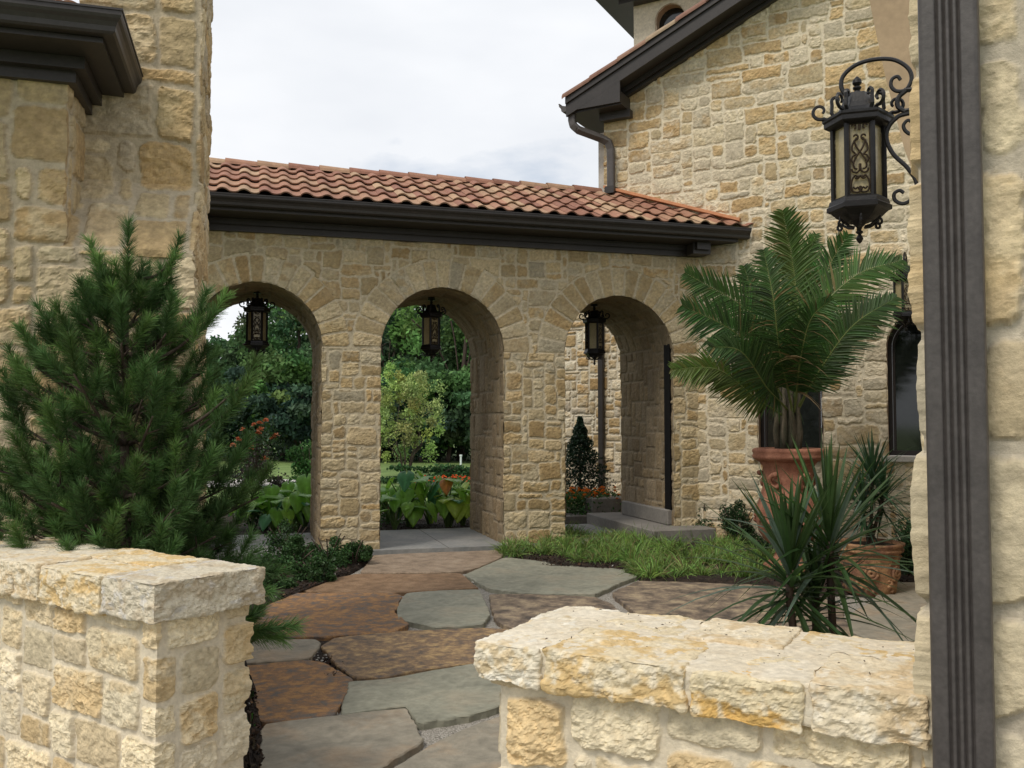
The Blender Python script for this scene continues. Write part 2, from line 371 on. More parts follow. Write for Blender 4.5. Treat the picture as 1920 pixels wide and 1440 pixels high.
def rough_block(mb, fr, a0, a1, b0, b1, z0, z1, res, seed, pal, rad=.02, amp=.012, light=1.):
    """a split-faced block in frame fr"""
    L3 = np.array((a1-a0, b1-b0, z1-z0)); cn = np.array(((a0+a1)/2, (b0+b1)/2, (z0+z1)/2)); hf = L3/2
    rng = random.Random(seed); c1, c2, c3 = pal
    for ax in range(3):
        o = [k for k in range(3) if k != ax]
        na, nb = [max(3, int(L3[k]/res)+1) for k in o]
        for sg in (-1, 1):
            A_, B_ = np.meshgrid(np.linspace(-hf[o[0]], hf[o[0]], na), np.linspace(-hf[o[1]], hf[o[1]], nb))
            P = np.zeros(A_.shape+(3,)); P[..., o[0]] = A_; P[..., o[1]] = B_; P[..., ax] = sg*hf[ax]
            inn = np.clip(P, -(hf-rad), hf-rad); N = nrm(P-inn); P = inn+N*rad
            Q = P+cn
            x, y, z = Q[..., 0]+seed*3.1, Q[..., 1], Q[..., 2]
            h = amp*(2.4*fbm(x/.10, y/.10, z/.06, seed, 5, .62)-2.6*np.abs(fbm(x/.07, y/.07, z/.05, seed+5, 5, .62))+.25)
            if ax == 2 and sg > 0: h = h*.55
            N2 = N.copy(); Q = Q+N2*h[..., None]
            m = ss(-.04, .1, fbm(x/.10, y/.07, z/.06, seed+3, 5, .62))[..., None]
            m2 = ss(.05, .2, fbm(x/.03+4, y/.05, z/.03, seed+7, 4, .6))[..., None]*.7
            C = np.array(c1)*(1-m)+np.array(c2)*m; C = C*(1-m2)+np.array(c3)*m2
            C = C*(1+.55*fbm(x/.014, y/.014, z/.012, seed+9, 4, .65))[..., None]*light
            W = np.array([fr(*q) for q in Q.reshape(-1, 3)]) if not hasattr(fr, 'vec') else fr.vec(Q.reshape(-1, 3))
            Fq = grid_faces(na, nb).reshape(-1, 4)
            if (sg > 0) == (ax == 1): Fq = Fq[:, ::-1]
            mb.add(W, Fq, np.clip(C, 0, 1).reshape(-1, 3))
class Frame:
    def __init__(s, o, d1): s.o = np.array(o, float); s.d1 = nrm(np.array(d1, float)); s.d2 = np.array((-s.d1[1], s.d1[0]))
    def __call__(s, a, b, z): p = s.o+a*s.d1+b*s.d2; return np.array((p[0], p[1], z))
    def vec(s, Q): p = s.o+Q[:, :1]*s.d1+Q[:, 1:2]*s.d2; return np.concatenate([p, Q[:, 2:]], 1)
def xy(p): return (p[0], p[1])

# ------------------------------------------------------------------ plant helpers
def strips(mb, P0, D, Ln, W, droop, Cc, nseg=3, side=None, prof=None, rng=None, tipfade=None, fold=0.):
    """bent tapering leaves, vectorised: P0,D (N,3); Ln,W,droop (N,)"""
    N = len(P0); D = nrm(np.asarray(D, float)); Ln, W, droop = [np.broadcast_to(np.asarray(q, float), (N,)) for q in (Ln, W, droop)]
    if side is None:
        r = (rng or np.random.default_rng(1)).normal(size=(N, 3)); side = nrm(np.cross(D, r))
    t = np.linspace(0, 1, nseg+1)
    w_ = (np.minimum(1, .45+t*3)*(1-t**1.6)+.02) if prof is None else np.asarray(prof)
    C3 = P0[:, None]+D[:, None]*(Ln[:, None]*t)[..., None]; C3[..., 2] -= droop[:, None]*Ln[:, None]*t**2
    Lf = C3-side[:, None]*(W[:, None]*w_/2)[..., None]; Rt = C3+side[:, None]*(W[:, None]*w_/2)[..., None]
    Cc = np.broadcast_to(Cc, (N, 3))
    if fold:
        nn = nrm(np.cross(side, D))[:, None]*(W[:, None]*w_*fold)[..., None]
        V = np.stack([Lf+nn, C3, Rt+nn], 2); m = 3
    else: V = np.stack([Lf, Rt], 2); m = 2
    n1 = (nseg+1)*m; base = np.arange(N)[:, None]*n1
    q = []
    for k in range(nseg):
        for a in range(m-1):
            q.append([k*m+a, k*m+a+1, (k+1)*m+a+1, (k+1)*m+a])
    Fq = (base[:, None]+np.array(q)[None]).reshape(-1, 4)
    mb.add(V.reshape(-1, 3), Fq, np.repeat(Cc, n1, 0))
def leaves(mb, P, size, Cc, rs, up=.3, asp=.55):
    """small pointed leaf quads"""
    N = len(P); D = nrm(rs.normal(size=(N, 3))+(0, 0, -.15)); Nn = nrm(rs.normal(size=(N, 3))+(0, 0, up*2)); S = nrm(np.cross(D, Nn))
    s = np.broadcast_to(size, (N,))[:, None]*rs.uniform(.65, 1.35, (N, 1))
    V = np.stack([P-D*s*.5, P+S*s*asp*.5, P+D*s*.5, P-S*s*asp*.5], 1)
    mb.add(V.reshape(-1, 3), np.arange(4*N).reshape(-1, 4), np.repeat(np.broadcast_to(Cc, (N, 3)), 4, 0))
def jit(rs, c, N, v=.2, hue=.12):
    c = np.asarray(c, float); return np.clip(c*(1+v*rs.normal(size=(N, 1)))*(1+hue*rs.normal(size=(N, 3))), .002, .9)
#--PARTS--
# ================================================================== STRUCTURE
def struct(name, mb, mat): o = mb.build(name, mat); o['kind'] = 'structure'; return o
def quad(p): mb = MB(); mb.add(p, np.array([list(range(len(p)))])); return mb
Z = np.zeros
S = 260
struct('ground', quad([(-S, -S, -.06), (S, -S, -.06), (S, S+100, -.06), (-S, S+100, -.06)]), M['lawn'])
struct('courtyard_gravel', quad([(-4, -2, -.012), (5, -2, -.012), (5, 12.2, -.012), (-4, 11.0, -.012)]), M['gravel'])
struct('bounce_ground', quad([(2.2, 13.6, -.04), (60, -6, -.04), (60, 60, -.04), (4.2, 60, -.04), (2.6, 17.5, -.04)]), M['drive'])  # pale ground sheet added to keep green lawn bounce off the tower eave
# planting beds (dark mulch), slightly lumpy sheets
def bed(pts, z, name='mulch_bed'):
    pts = np.array(pts, float); c = pts.mean(0); V, Fc = [], []
    n = len(pts); rings = 14
    # densified outline
    o = []
    for i in range(n):
        a, b = pts[i], pts[(i+1) % n]; k = max(2, int(np.linalg.norm(b-a)/.06))
        for q in range(k): o.append(a+(b-a)*q/k)
    o = np.array(o); m = len(o)
    o = o + .05*np.stack([fbm(o[:, 0]*6, o[:, 1]*6, 0, 3), fbm(o[:, 0]*6, o[:, 1]*6, 0, 8)], 1)
    for r in range(rings+1):
        k = 1-r/rings; P = c+(o-c)*k
        zz = z + .035*ss(0, .15, 1-k+.02)*(1+fbm(P[:, 0]*9, P[:, 1]*9, 0, 5)*1.5)
        if r == 0: zz = zz*0-.02
        V.append(np.column_stack([P, zz]))
    V = np.concatenate(V); i = np.arange(rings)[:, None]*m; j = np.arange(m)[None]; k2 = (j+1) % m
    mb = MB(); mb.add(V, np.stack([i+j, i+k2, i+m+k2, i+m+j], -1).reshape(-1, 4)); return struct(name, mb, M['mulch'])
bed([gnd(*p)[:2] for p in ((1000, 1066), (1180, 1076), (1200, 1090), (1430, 1096), (1560, 1120), (1700, 1100))] + [(5.0, 9.4), (4.4, 11.2), xy(C0), xy(A(4.3, -.05)), xy(A(2.6, -.03)), xy(A(2.2, -.25))], .0)
bed([xy(A(-2.6, -.05)), xy(A(.65, -.05)), xy(A(.75, -.2)), gnd(640, 1085)[:2], gnd(520, 1115)[:2], gnd(440, 1160)[:2], (-1.35, 5.0), (-1.1, 4.0), (-.93, 3.3), (-2.2, 4.2), (-3.6, 5.0), (-3.9, 7)], .0)
bed([gnd(440, 1290)[:2], gnd(470, 1345)[:2], gnd(495, 1400)[:2], gnd(490, 1500)[:2], gnd(440, 1520)[:2], gnd(400, 1300)[:2]], .0)
bed([gnd(590, 1190)[:2], gnd(620, 1190)[:2], gnd(670, 1290)[:2], gnd(640, 1300)[:2], gnd(560, 1245)[:2]], -.03)
bed([xy(A(-6, 1.95)), xy(A(5.5, 1.95)), xy(A(6.5, 7.2)), xy(A(-7, 6.2))], -.02)
# walkway slab under the arcade
mb = MB(); mb.box(A, -4.5, 5.0, -.12, 1.95, -.06, .05); struct('arcade_walkway', mb, M['slab'])
mb = MB()
for s_ in (-1.1, 1.55, 4.0): mb.box(A, s_, s_+.006, -.121, 1.951, .045, .0508)
struct('walkway_joint', mb, M['mulch'])
# driveway beyond
mb = MB(); mb.add([(-30, 22.5, -.03), (-4.2, 23.6, -.03), (-4.4, 26.5, -.03), (-30, 27.5, -.03)], np.array([(0, 1, 2, 3)])); struct('driveway', mb, M['drive'])

# ------------------------------------------------------------------ flagstones
flags = [
 ('tan', 'tan flagstone in front of the middle arch, touching the concrete walkway', [(678, 1072), (703, 1041), (780, 1037), (860, 1034), (950, 1031), (938, 1045), (897, 1063), (863, 1071), (760, 1073)]),
 ('brown', 'long narrow reddish brown flagstone beside the low dark shrubs', [(535, 1104), (607, 1090), (667, 1076), (770, 1076), (862, 1075), (870, 1081), (895, 1102), (723, 1111), (607, 1110)]),
 ('rust', 'largest rusty brown flagstone, beside the little grey one', [(430, 1124), (483, 1112), (640, 1112), (740, 1113), (752, 1118), (737, 1147), (765, 1168), (740, 1183), (607, 1193), (520, 1193), (430, 1191)]),
 ('grey', 'small plain grey green flagstone between rusty and striped ones', [(762, 1112), (830, 1107), (897, 1105), (917, 1150), (905, 1170), (817, 1175), (747, 1160), (748, 1137)]),
 ('grey', 'wide grey green flagstone with two dark spots beside the ornamental grass', [(873, 1077), (942, 1047), (956, 1046), (1060, 1056), (1169, 1068), (1170, 1073), (1194, 1080), (1165, 1090), (1115, 1113), (980, 1111), (920, 1103)]),
 ('dark', 'tan and dark striped flagstone partly behind the low wall end', [(918, 1114), (985, 1114), (1112, 1119), (1150, 1134), (1180, 1190), (1060, 1215), (935, 1165), (925, 1140)]),
 ('dark', 'black streaked tan flagstone behind the right low wall', [(1197, 1089), (1300, 1092), (1400, 1096), (1500, 1103), (1570, 1130), (1600, 1200), (1420, 1225), (1250, 1190), (1160, 1121), (1150, 1111)]),
 ('mott', 'mottled brown and yellow flagstone in the middle of the path', [(605, 1210), (627, 1196), (733, 1184), (907, 1177), (985, 1182), (1020, 1215), (960, 1235), (883, 1242), (773, 1256), (723, 1269), (662, 1267), (637, 1247)]),
 ('warm', 'small grey brown flagstone near the end of the left low wall', [(430, 1198), (520, 1199), (590, 1199), (600, 1207), (577, 1233), (460, 1242), (425, 1243)]),
 ('rust', 'rusty orange flagstone with grey patches beside the left low wall', [(448, 1249), (580, 1237), (607, 1243), (660, 1273), (653, 1290), (623, 1341), (560, 1347), (493, 1352), (460, 1325)]),
 ('grey', 'long grey flagstone leading under the right low wall', [(657, 1278), (727, 1273), (883, 1245), (960, 1238), (1030, 1250), (1040, 1300), (960, 1312), (910, 1330), (867, 1341), (785, 1352), (765, 1321), (643, 1339)]),
 ('warm', 'large warm grey flagstone at the bottom of the picture', [(498, 1357), (640, 1341), (760, 1328), (788, 1388), (707, 1440), (650, 1475), (480, 1490)]),
 ('warm', 'orange brown flagstone at the bottom against the right low wall', [(735, 1442), (823, 1391), (908, 1352), (1000, 1330), (1100, 1400), (1050, 1500), (700, 1520)]),
 ('warm', 'grey step stone behind the right low wall beside the squat pot', [(1655, 1092), (1800, 1092), (1900, 1250), (1700, 1270), (1640, 1200), (1560, 1170), (1640, 1125)]),
]
def flagstone(mat, label, px, seed):
    rs = np.random.default_rng(seed); zt = .024 + .010*rs.random()
    P = np.array([gnd(x, y, zt)[:2] for x, y in px]); o = []
    for i in range(len(P)):
        a, b = P[i], P[(i+1) % len(P)]; n = max(2, int(np.linalg.norm(b-a)/.035))
        for q in range(n): o.append(a+(b-a)*q/n)
    o = np.array(o)
    o = .5*o+.25*(np.roll(o, 1, 0)+np.roll(o, -1, 0))
    c = o.mean(0); d = nrm(o-c); o = o+d*.014
    o = o + d*(.028*fbm(o[:, 0]*7, o[:, 1]*7, 0, seed, 4)+.022*fbm(o[:, 0]*25, o[:, 1]*25, 0, seed+2, 3))[:, None]
    m = len(o); rows = [(-.03, 1., 0), (.6*zt, 1.0, .35), (zt-.006, 1., .15)]
    V = []
    for z, k, j in rows: V.append(np.column_stack([o+d*(.02*j*(rs.random((m, 1))-.5)), np.full(m, z)]))
    K = 9
    for q in range(K+1):
        kk = (1-q/K); inn = c+(o-c)*kk - (d*.007 if q == 0 else 0)
        V.append(np.column_stack([inn, zt + .010*fbm(inn[:, 0]*5, inn[:, 1]*5, 0, seed+5, 4)*(.3 if q == 0 else 1)]))
    V = np.concatenate(V); nr = len(V)//m
    i = np.arange(nr-1)[:, None]*m; j = np.arange(m)[None]; k2 = (j+1) % m
    mb = MB(); cc = np.array((c[0], c[1], 0)); mb.add(V-cc, np.stack([i+j, i+k2, i+m+k2, i+m+j], -1).reshape(-1, 4))
    ob = mb.build('flagstone', FL[mat]); ob.location = cc
    tag(ob, label, 'flagstone', 'irregular flagstones of the courtyard path')
for i, (m_, lb, px) in enumerate(flags): flagstone(m_, lb, px, 11+i)

# ------------------------------------------------------------------ arcade
arc = thing('arcade', 'covered stone arcade with three round arches and a terracotta tile roof', 'arcade', A(-1.6, .9))
T = 1.8; HW = .80; ZS = 2.54; AC = [-.78, 1.505, 3.925]; AW = [.78, .805, .795]
ops = [(c, h, -.5, ZS) for c, h in zip(AC, AW)]
st = Stones(8.6, 4.4, 5, mod=.078, joint=.007, relief=.010, rough=.012, warp=.024, wr=(2, 5), hr=(1, 3), pal=PAL_C, mortar=(.52, .445, .31))
UO = 3.3
st.arches = [(c+UO, ZS, h, h+.33+.02*i, 17) for i, (c, h) in enumerate(zip(AC, AW))]
mb = MB()
us = np.arange(-3.3, 5.2, .0125); vs = np.arange(-.05, 4.05, .0125)
fA = lambda U, V: (np.stack([A0[0]+U*E1[0], A0[1]+U*E1[1], V], -1), np.broadcast_to(np.array((-E2[0], -E2[1], 0.)), U.shape+(3,)))
sheet(mb, us, vs, fA, st, snap=arch_snap(ops, .0125), uoff=UO)
st2 = Stones(8.6, 4.4, 6, mod=.078, pal=PAL_C)
fB = lambda U, V: (np.stack([A0[0]+U*E1[0]+T*E2[0], A0[1]+U*E1[1]+T*E2[1], V], -1), np.broadcast_to(np.array((E2[0], E2[1], 0.)), U.shape+(3,)))
sheet(mb, np.arange(-3.3, 5.2, .02), np.arange(-.05, 4.05, .02), fB, st2, snap=arch_snap(ops, .02), uoff=UO, flip=True)
# inside of each arch: jambs and vault
for q, (c, h) in enumerate(zip(AC, AW)):
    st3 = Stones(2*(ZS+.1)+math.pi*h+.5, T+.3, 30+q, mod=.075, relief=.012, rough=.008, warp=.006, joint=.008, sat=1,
                 pal=.68*np.array([(.34, .25, .14), (.37, .28, .165), (.31, .225, .13), (.40, .31, .20), (.36, .275, .17)]), mortar=(.25, .20, .135))  # brown stone tones, darkened further to paint in the shade under the arches
    J = ZS+.05; Lt = 2*J+math.pi*h
    def fI(U, V, c=c, h=h):
        a = np.clip((U-J)/h, 0, math.pi)
        s = np.where(U < J, c-h, np.where(U > J+math.pi*h, c+h, c-h*np.cos(a)))
        z = np.where(U < J, ZS-J+U, np.where(U > J+math.pi*h, ZS-(U-J-math.pi*h), ZS+h*np.sin(a)))
        ns, nz = np.where(U < J, 1., np.where(U > J+math.pi*h, -1., np.cos(a))), np.where((U < J) | (U > J+math.pi*h), 0., -np.sin(a))
        P = np.stack([A0[0]+s*E1[0]+V*E2[0], A0[1]+s*E1[1]+V*E2[1], z], -1)
        return P, np.stack([ns*E1[0], ns*E1[1], nz], -1)
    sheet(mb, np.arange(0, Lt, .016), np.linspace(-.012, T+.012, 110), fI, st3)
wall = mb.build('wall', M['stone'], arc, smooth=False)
# roof tiles
RZ, RS, RB = 4.24, .50, -.52           # eave height, slope (tan), eave line b
RIDB = .95
def roofz(b): return RZ + RS*(b-RB)
def gable_side(p): return (p[0]-C0[0])*G2[0] + (p[1]-C0[1])*G2[1]     # >0: behind the gable wall plane
TILE = np.array((1., 1.04, 1.))*np.array([(.31, .155, .105), (.34, .175, .12), (.285, .135, .095), (.37, .22, .145), (.32, .16, .11), (.39, .25, .165), (.27, .125, .09)])
def s_tiles(mb, fr, s0, s1, b0, z0, slope, nrow, expo, pitch=.235, amp=.031, seed=1, clip=None, flipb=1, step=.032):
    rs = np.random.default_rng(seed); cs = 1/math.hypot(1, slope); n = 12
    tt = np.linspace(0, 1, n+1)
    def prof(t): # S shape: barrel then pan
        return amp*np.where(t < .55, np.sin(t/.55*math.pi)**.8*1.0, -.35*np.sin((t-.55)/.45*math.pi))
    for r in range(nrow-1, -1, -1):
        for k in range(int((s1-s0)/pitch)):
            sa = s0+k*pitch; ct = TILE[rs.integers(len(TILE))]*rs.uniform(.9, 1.12)
            if rs.random() < .15: ct = ct*.75+np.array((.42, .30, .18))*.3
            dz = rs.normal()*.003; dd = rs.normal()*.004
            row = []
            for (dist, lift) in ((r*expo+dd, step+dz), (r*expo+expo*1.04+dd, step*.05+dz)):
                bb = b0+flipb*dist*cs; zz = z0+dist*cs*slope
                hh = prof(tt)+lift
                row.append(np.array([fr(sa+pitch*t*1.02, bb-flipb*h*slope*cs, zz+h*cs) for t, h in zip(tt, hh)]))
            lowb = np.array([fr(sa+pitch*t*1.02, b0+flipb*((r*expo+dd)*cs+.004)-flipb*(h-.016)*slope*cs, z0+(r*expo+dd)*cs*slope+(h-.016)*cs) for t, h in zip(tt, prof(tt)+step+dz)])
            inb = np.array([fr(sa+pitch*t*1.02, b0+flipb*(r*expo+.3*expo)*cs-flipb*(h-.016)*slope*cs, z0+(r*expo+.3*expo)*cs*slope+(h-.016)*cs) for t, h in zip(tt, prof(tt)+step*.7+dz)])
            if clip is not None and clip(row[0][n//2]): continue
            V = np.concatenate([inb, lowb, row[0], row[1]]); m = n+1; i = np.arange(n)
            Q = np.concatenate([np.stack([i+a*m, i+1+a*m, i+1+(a+1)*m, i+(a+1)*m], 1) for a in range(3)])
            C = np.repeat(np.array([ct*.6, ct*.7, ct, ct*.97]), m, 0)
            mb.add(V, Q, C)
SLL = (RIDB-RB)*math.hypot(1, RS)
mb = MB(); s_tiles(mb, A, -3.6, 6.0, RB-.02, RZ, RS, 5, SLL/5, seed=3, clip=lambda p: gable_side(p) > .05)
s_tiles(mb, A, -3.6, 6.0, 2*RIDB-RB+.02, RZ, RS, 5, SLL/5, seed=4, clip=lambda p: gable_side(p) > .05, flipb=-1)
mb.build('roof_tiles', M['tile'], arc, smooth=False)
mb = MB(); zr = roofz(RIDB)
mb.add([A(-3.6, RB+.05, roofz(RB+.05)-.03), A(5.3, RB+.05, roofz(RB+.05)-.03), A(4.5, RIDB, zr-.03), A(-3.6, RIDB, zr-.03), A(5.3, 2*RIDB-RB-.05, roofz(RB+.05)-.03), A(-3.6, 2*RIDB-RB-.05, roofz(RB+.05)-.03)], np.array([(0, 1, 2, 3), (3, 2, 4, 5)]))
mb.build('roof_deck', M['bronze'], arc)
# ridge caps
mb = MB(); rs = np.random.default_rng(4); x = -3.6
while x < 3.98:
    l_ = .40; ct = TILE[rs.integers(len(TILE))]*rs.uniform(.8, 1.05)
    th = np.linspace(0, math.pi, 9)
    for (rr, e0, e1, dz) in ((.085, x, x+l_+.03, .0),):
        V = [A(e0, RIDB+(rr+.008)*math.cos(t)*1.15, zr-.01+(rr+.010)*math.sin(t)+dz) for t in th]+[A(e1, RIDB+rr*math.cos(t)*1.15, zr-.022+rr*math.sin(t)+dz) for t in th]
        i = np.arange(8); mb.add(V, np.stack([i, i+1, i+10, i+9], 1), ct)
        V2 = [A(e0+.002, RIDB+(rr-.010)*math.cos(t)*1.15, zr-.01+(rr-.010)*math.sin(t)+dz) for t in th]
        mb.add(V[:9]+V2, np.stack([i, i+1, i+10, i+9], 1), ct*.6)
    x += l_
mb.build('ridge_tile', M['tile'], arc)
# eaves: soffit, frieze, gutter
def bz(fr): return lambda p, a, b: fr(p, a, b)
EAV = [(RB+.02, 4.07), (RB+.02, 4.10), (RB+.005, 4.11), (RB+.005, 4.185), (-.02, 4.185), (-.02, 4.07)]
mb = MB(); s_end = 5.62
mb.extrude([(RB+.03, 4.05), (RB+.03, 4.19), (-.001, 4.42), (-.001, 4.05)], -3.6, 5.45, bz(A))
mb.build('soffit', M['bronze'], arc)
mb = MB(); mb.extrude([(-.06, 3.90), (-.06, 4.045), (-.002, 4.045), (-.002, 3.90)], -3.6, 5.20, bz(A))
mb.extrude([(-.10, 3.975), (-.10, 4.047), (-.062, 4.047), (-.062, 3.99)], -3.6, 5.24, bz(A))
mb.build('frieze_board', M['bronze'], arc)
def gutter_prof(b0, z0, w_=.12, h_=.125): # K-style: vertical lip, ogee face, flat bottom
    o = [(b0, z0), (b0-w_*.55, z0), (b0-w_*.66, z0+.012), (b0-w_*.70, z0+h_*.30), (b0-w_*.80, z0+h_*.48), (b0-w_*.94, z0+h_*.60), (b0-w_, z0+h_*.72), (b0-w_, z0+h_*.9), (b0-w_*1.06, z0+h_*.91), (b0-w_*1.06, z0+h_), (b0-w_*.9, z0+h_), (b0-w_*.9, z0+h_*.8), (b0-.01, z0+h_*.6), (b0-.01, z0+h_), (b0, z0+h_)]
    return o
mb = MB(); g = gutter_prof(RB+.028, 4.085, .125, .135); n = len(g)
V = [A(-3.6, a, b) for a, b in g]+[A(5.58, a, b) for a, b in g]
mb.add(V, [np.array([(i, (i+1) % n, n+(i+1) % n, n+i) for i in range(n)]), np.array([list(range(n, 2*n))])])
mb.build('gutter', M['bronze'], arc)
for s_, e_ in ((4.88, 5.14), (-1.62, -1.36)):
    mb = MB(); mb.box(A, s_, e_, -.30, -.101, 3.90, 4.049); mb.box(A, s_+.03, e_-.03, -.36, -.302, 3.95, 4.048); mb.build('eave_bracket', M['bronze'], arc)
# door inside the third arch, above the steps
mb = MB(); mb.box(A, 4.69, 4.712, .06, .24, .42, 2.72); mb.build('door_frame', M['dark_door'], arc)

# steps of the arcade end (each block a thing)
def step(lb, s0, s1, b0, b1, z0, z1):
    o = A(s0, b0, 0); th = thing('concrete_step', lb, 'step', o, 0, 'grey concrete steps under the arcade')
    pass
def block(fr, a0, a1, b0, b1, z0, z1, r=.012):
    """box with chamfered edges"""
    mb = MB(); X = [a0, a0+r, a1-r, a1]; Y = [b0, b0+r, b1-r, b1]; Zs = [z0, z0+r, z1-r, z1]
    def face(ax, v, vi):
        i, j = [k for k in range(3) if k != ax]; G = [X, Y, Zs]; P = []
        for q in (G[j][1], G[j][2]):
            for p in (G[i][1], G[i][2]):
                c = [0, 0, 0]; c[ax] = v; c[i] = p; c[j] = q; P.append(fr(*c))
        return P
    V = []; [V.extend(face(ax, G, 0)) for ax, G in ((0, a0), (0, a1), (1, b0), (1, b1), (2, z0), (2, z1))]
    V = np.array(V); cen = V.mean(0)
    bm_v = V
    import bmesh
    bm = bmesh.new(); [bm.verts.new(v) for v in V]; bm.verts.ensure_lookup_table()
    bmesh.ops.convex_hull(bm, input=bm.verts); bm.verts.ensure_lookup_table(); bm.verts.index_update()
    Vn = np.array([v.co[:] for v in bm.verts]); by = {}
    for f in bm.faces: by.setdefault(len(f.verts), []).append([v.index for v in f.verts])
    bm.free(); mb.add(Vn, [np.array(v) for v in by.values()]); return mb
for lb, s0, s1, b0, b1, z0, z1 in (
    ('long low concrete step projecting from the right arch beside the grass', 4.2, 5.12, -.42, 2.0, -.05, .21),
    ('upper concrete step inside the right arch under the dark door', 4.64, 5.0, .06, 1.66, .212, .42),
    ('lower concrete step behind the arcade beside the orange flowers', 3.4, 5.2, 2.25, 2.75, -.05, .14),
    ('higher concrete step behind the arcade seen past the rough arch edge', 4.42, 5.3, 2.3, 2.7, .142, .40)):
    o = block(A, s0, s1, b0, b1, z0, z1).build('concrete_step', M['concrete']); tag(o, lb, 'step', 'grey concrete steps under the arcade')

# ------------------------------------------------------------------ gabled house
gh = thing('gabled_house', 'stone gable house wall with dark rake and arched windows behind the palm', 'house', Gp(2, 1))
zt = lambda t: 6.36+.443*(t+.937)
TR = 3.6
def topz(t): return np.where(t < TR, zt(t), 2*zt(TR)-zt(t))
st = Stones(13, 9, 77, mod=.088, joint=.008, relief=.013, rough=.015, warp=.026, wr=(2, 7), hr=(1, 3),
            pal=np.array([(.57, .49, .36), (.52, .42, .26), (.46, .33, .17), (.42, .29, .145), (.54, .46, .32), (.50, .435, .32), (.59, .51, .37), (.50, .38, .215), (.52, .445, .32)]), mortar=(.64, .56, .42))
pts = [xy(Gp(-1.386, 4.2)), xy(Gp(-1.386, 0)), xy(Gp(7.2, 0))]
fG, cum = pathmap(pts, 1)
UG = 4.2+1.386
wins = [(UG+1.2315, .4215, 1.2, 2.56), (UG+2.84, .42, 1.2, 2.56)]
def keepG(U, V):
    t = U-UG; d = 4.2-U
    k = V < topz(np.maximum(t, -1.386))+.03
    k &= ~((U >= 4.2) & (t < -.02) & (V < 3.55)); k &= ~((U < 4.2) & (d < 1.35) & (V < 3.55)); k &= ~((U < 4.2) & (V > 6.25))
    return k
mb = MB(); us = np.concatenate([np.arange(0, 4.2, .03), [4.2], np.arange(4.2125, cum[-1], .0125)])
sheet(mb, us, np.arange(-.05, 8.2, .0125), fG, st, keep=keepG, snap=arch_snap(wins, .0125))
mb.build('wall', M['stone'], gh)
# windows
for (uc, hw, z0, zs) in wins:
    t0 = uc-UG; n = 20; th = np.linspace(math.pi, 0, n)
    ol = [(t0-hw, z0)]+[(t0+hw*math.cos(a), zs+hw*math.sin(a)) for a in th]+[(t0+hw, z0)]
    def ring(mb, k0, d0, k1, d1):
        def off(k): return [(t0-(hw-k), z0+k*0)]+[(t0+(hw-k)*math.cos(a), zs+(hw-k)*math.sin(a)) for a in th]+[(t0+(hw-k), z0)]
        a, b = off(k0), off(k1); m = len(a)
        V = [Gp(p, d0, q) for p, q in a]+[Gp(p, d1, q) for p, q in b]; i = np.arange(m-1)
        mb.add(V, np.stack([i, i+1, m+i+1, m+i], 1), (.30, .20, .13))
    mb = MB(); ring(mb, 0, -.02, 0, .16); mb.build('window_reveal', M['stone'], gh)
    mb = MB(); ring(mb, .0, .155, .05, .155); ring(mb, .05, .155, .055, .19); ring(mb, .055, .175, .085, .175); ring(mb, .085, .175, .085, .2)
    mb.box(Gp, t0-hw, t0+hw, .15, .2, z0, z0+.06)
    fr_ = mb.build('window_frame', M['frame'], gh)
    mb = MB(); o2 = [(t0+(hw-.08)*math.cos(a), zs+(hw-.08)*math.sin(a)) for a in th]
    P = [Gp(t0-hw+.08, .195, z0)]+[Gp(p, .195, q) for p, q in o2]+[Gp(t0+hw-.08, .195, z0)]
    mb.add(P, np.array([list(range(len(P)))])); mb.build('window_pane', M['pane'], fr_)
    mb = block(Gp, t0-hw-.06, t0+hw+.06, -.07, .15, z0-.075, z0-.002, .008); mb.build('window_sill', M['sill'], gh)
# roof, rake and gutter
zr2 = lambda t, d=0: zt(t)
FW = .42      # forward overhang
slope = .443
mb = MB(); e0 = -1.386-.42
def RK(t, d, dz): return Gp(t, d, zt(t)+dz)
prof_r = [(-FW, .10), (-FW, .31), (-FW+.03, .31), (-FW+.03, .34), (.3, .34), (.3, .10), (-FW+.05, .10)]
V = [RK(e0, a, b) for a, b in prof_r]+[RK(TR, a, b) for a, b in prof_r]; n = len(prof_r)
# lower part: fascia board on the rake, soffit, and frieze against the wall
def beam(mb, prof, ta, tb):
    n = len(prof); V = [RK(ta, a, b) for a, b in prof]+[RK(tb, a, b) for a, b in prof]
    mb.add(V, [np.array([(i, (i+1) % n, n+(i+1) % n, n+i) for i in range(n)]), np.array([list(range(n))[::-1], list(range(n, 2*n))])])
beam(mb, [(-FW, .09), (-FW, .33), (-FW+.04, .33), (-FW+.04, .09)], e0, TR)
beam(mb, [(-FW-.03, .27), (-FW-.03, .36), (-FW-.001, .36), (-FW-.001, .27)], e0, TR)
mb.build('rake_board', M['bronze'], gh)
mb = MB(); beam(mb, [(-FW+.042, .11), (-FW+.042, .14), (-.001, .14), (-.001, .11)], -1.386, TR)
beam(mb, [(-.10, -.01), (-.10, .108), (-.002, .108), (-.002, -.01)], -1.25, TR)
beam(mb, [(-.16, .03), (-.16, .108), (-.102, .108), (-.102, .05)], -1.25, TR)
mb.build('rake_soffit', M['bronze'], gh)
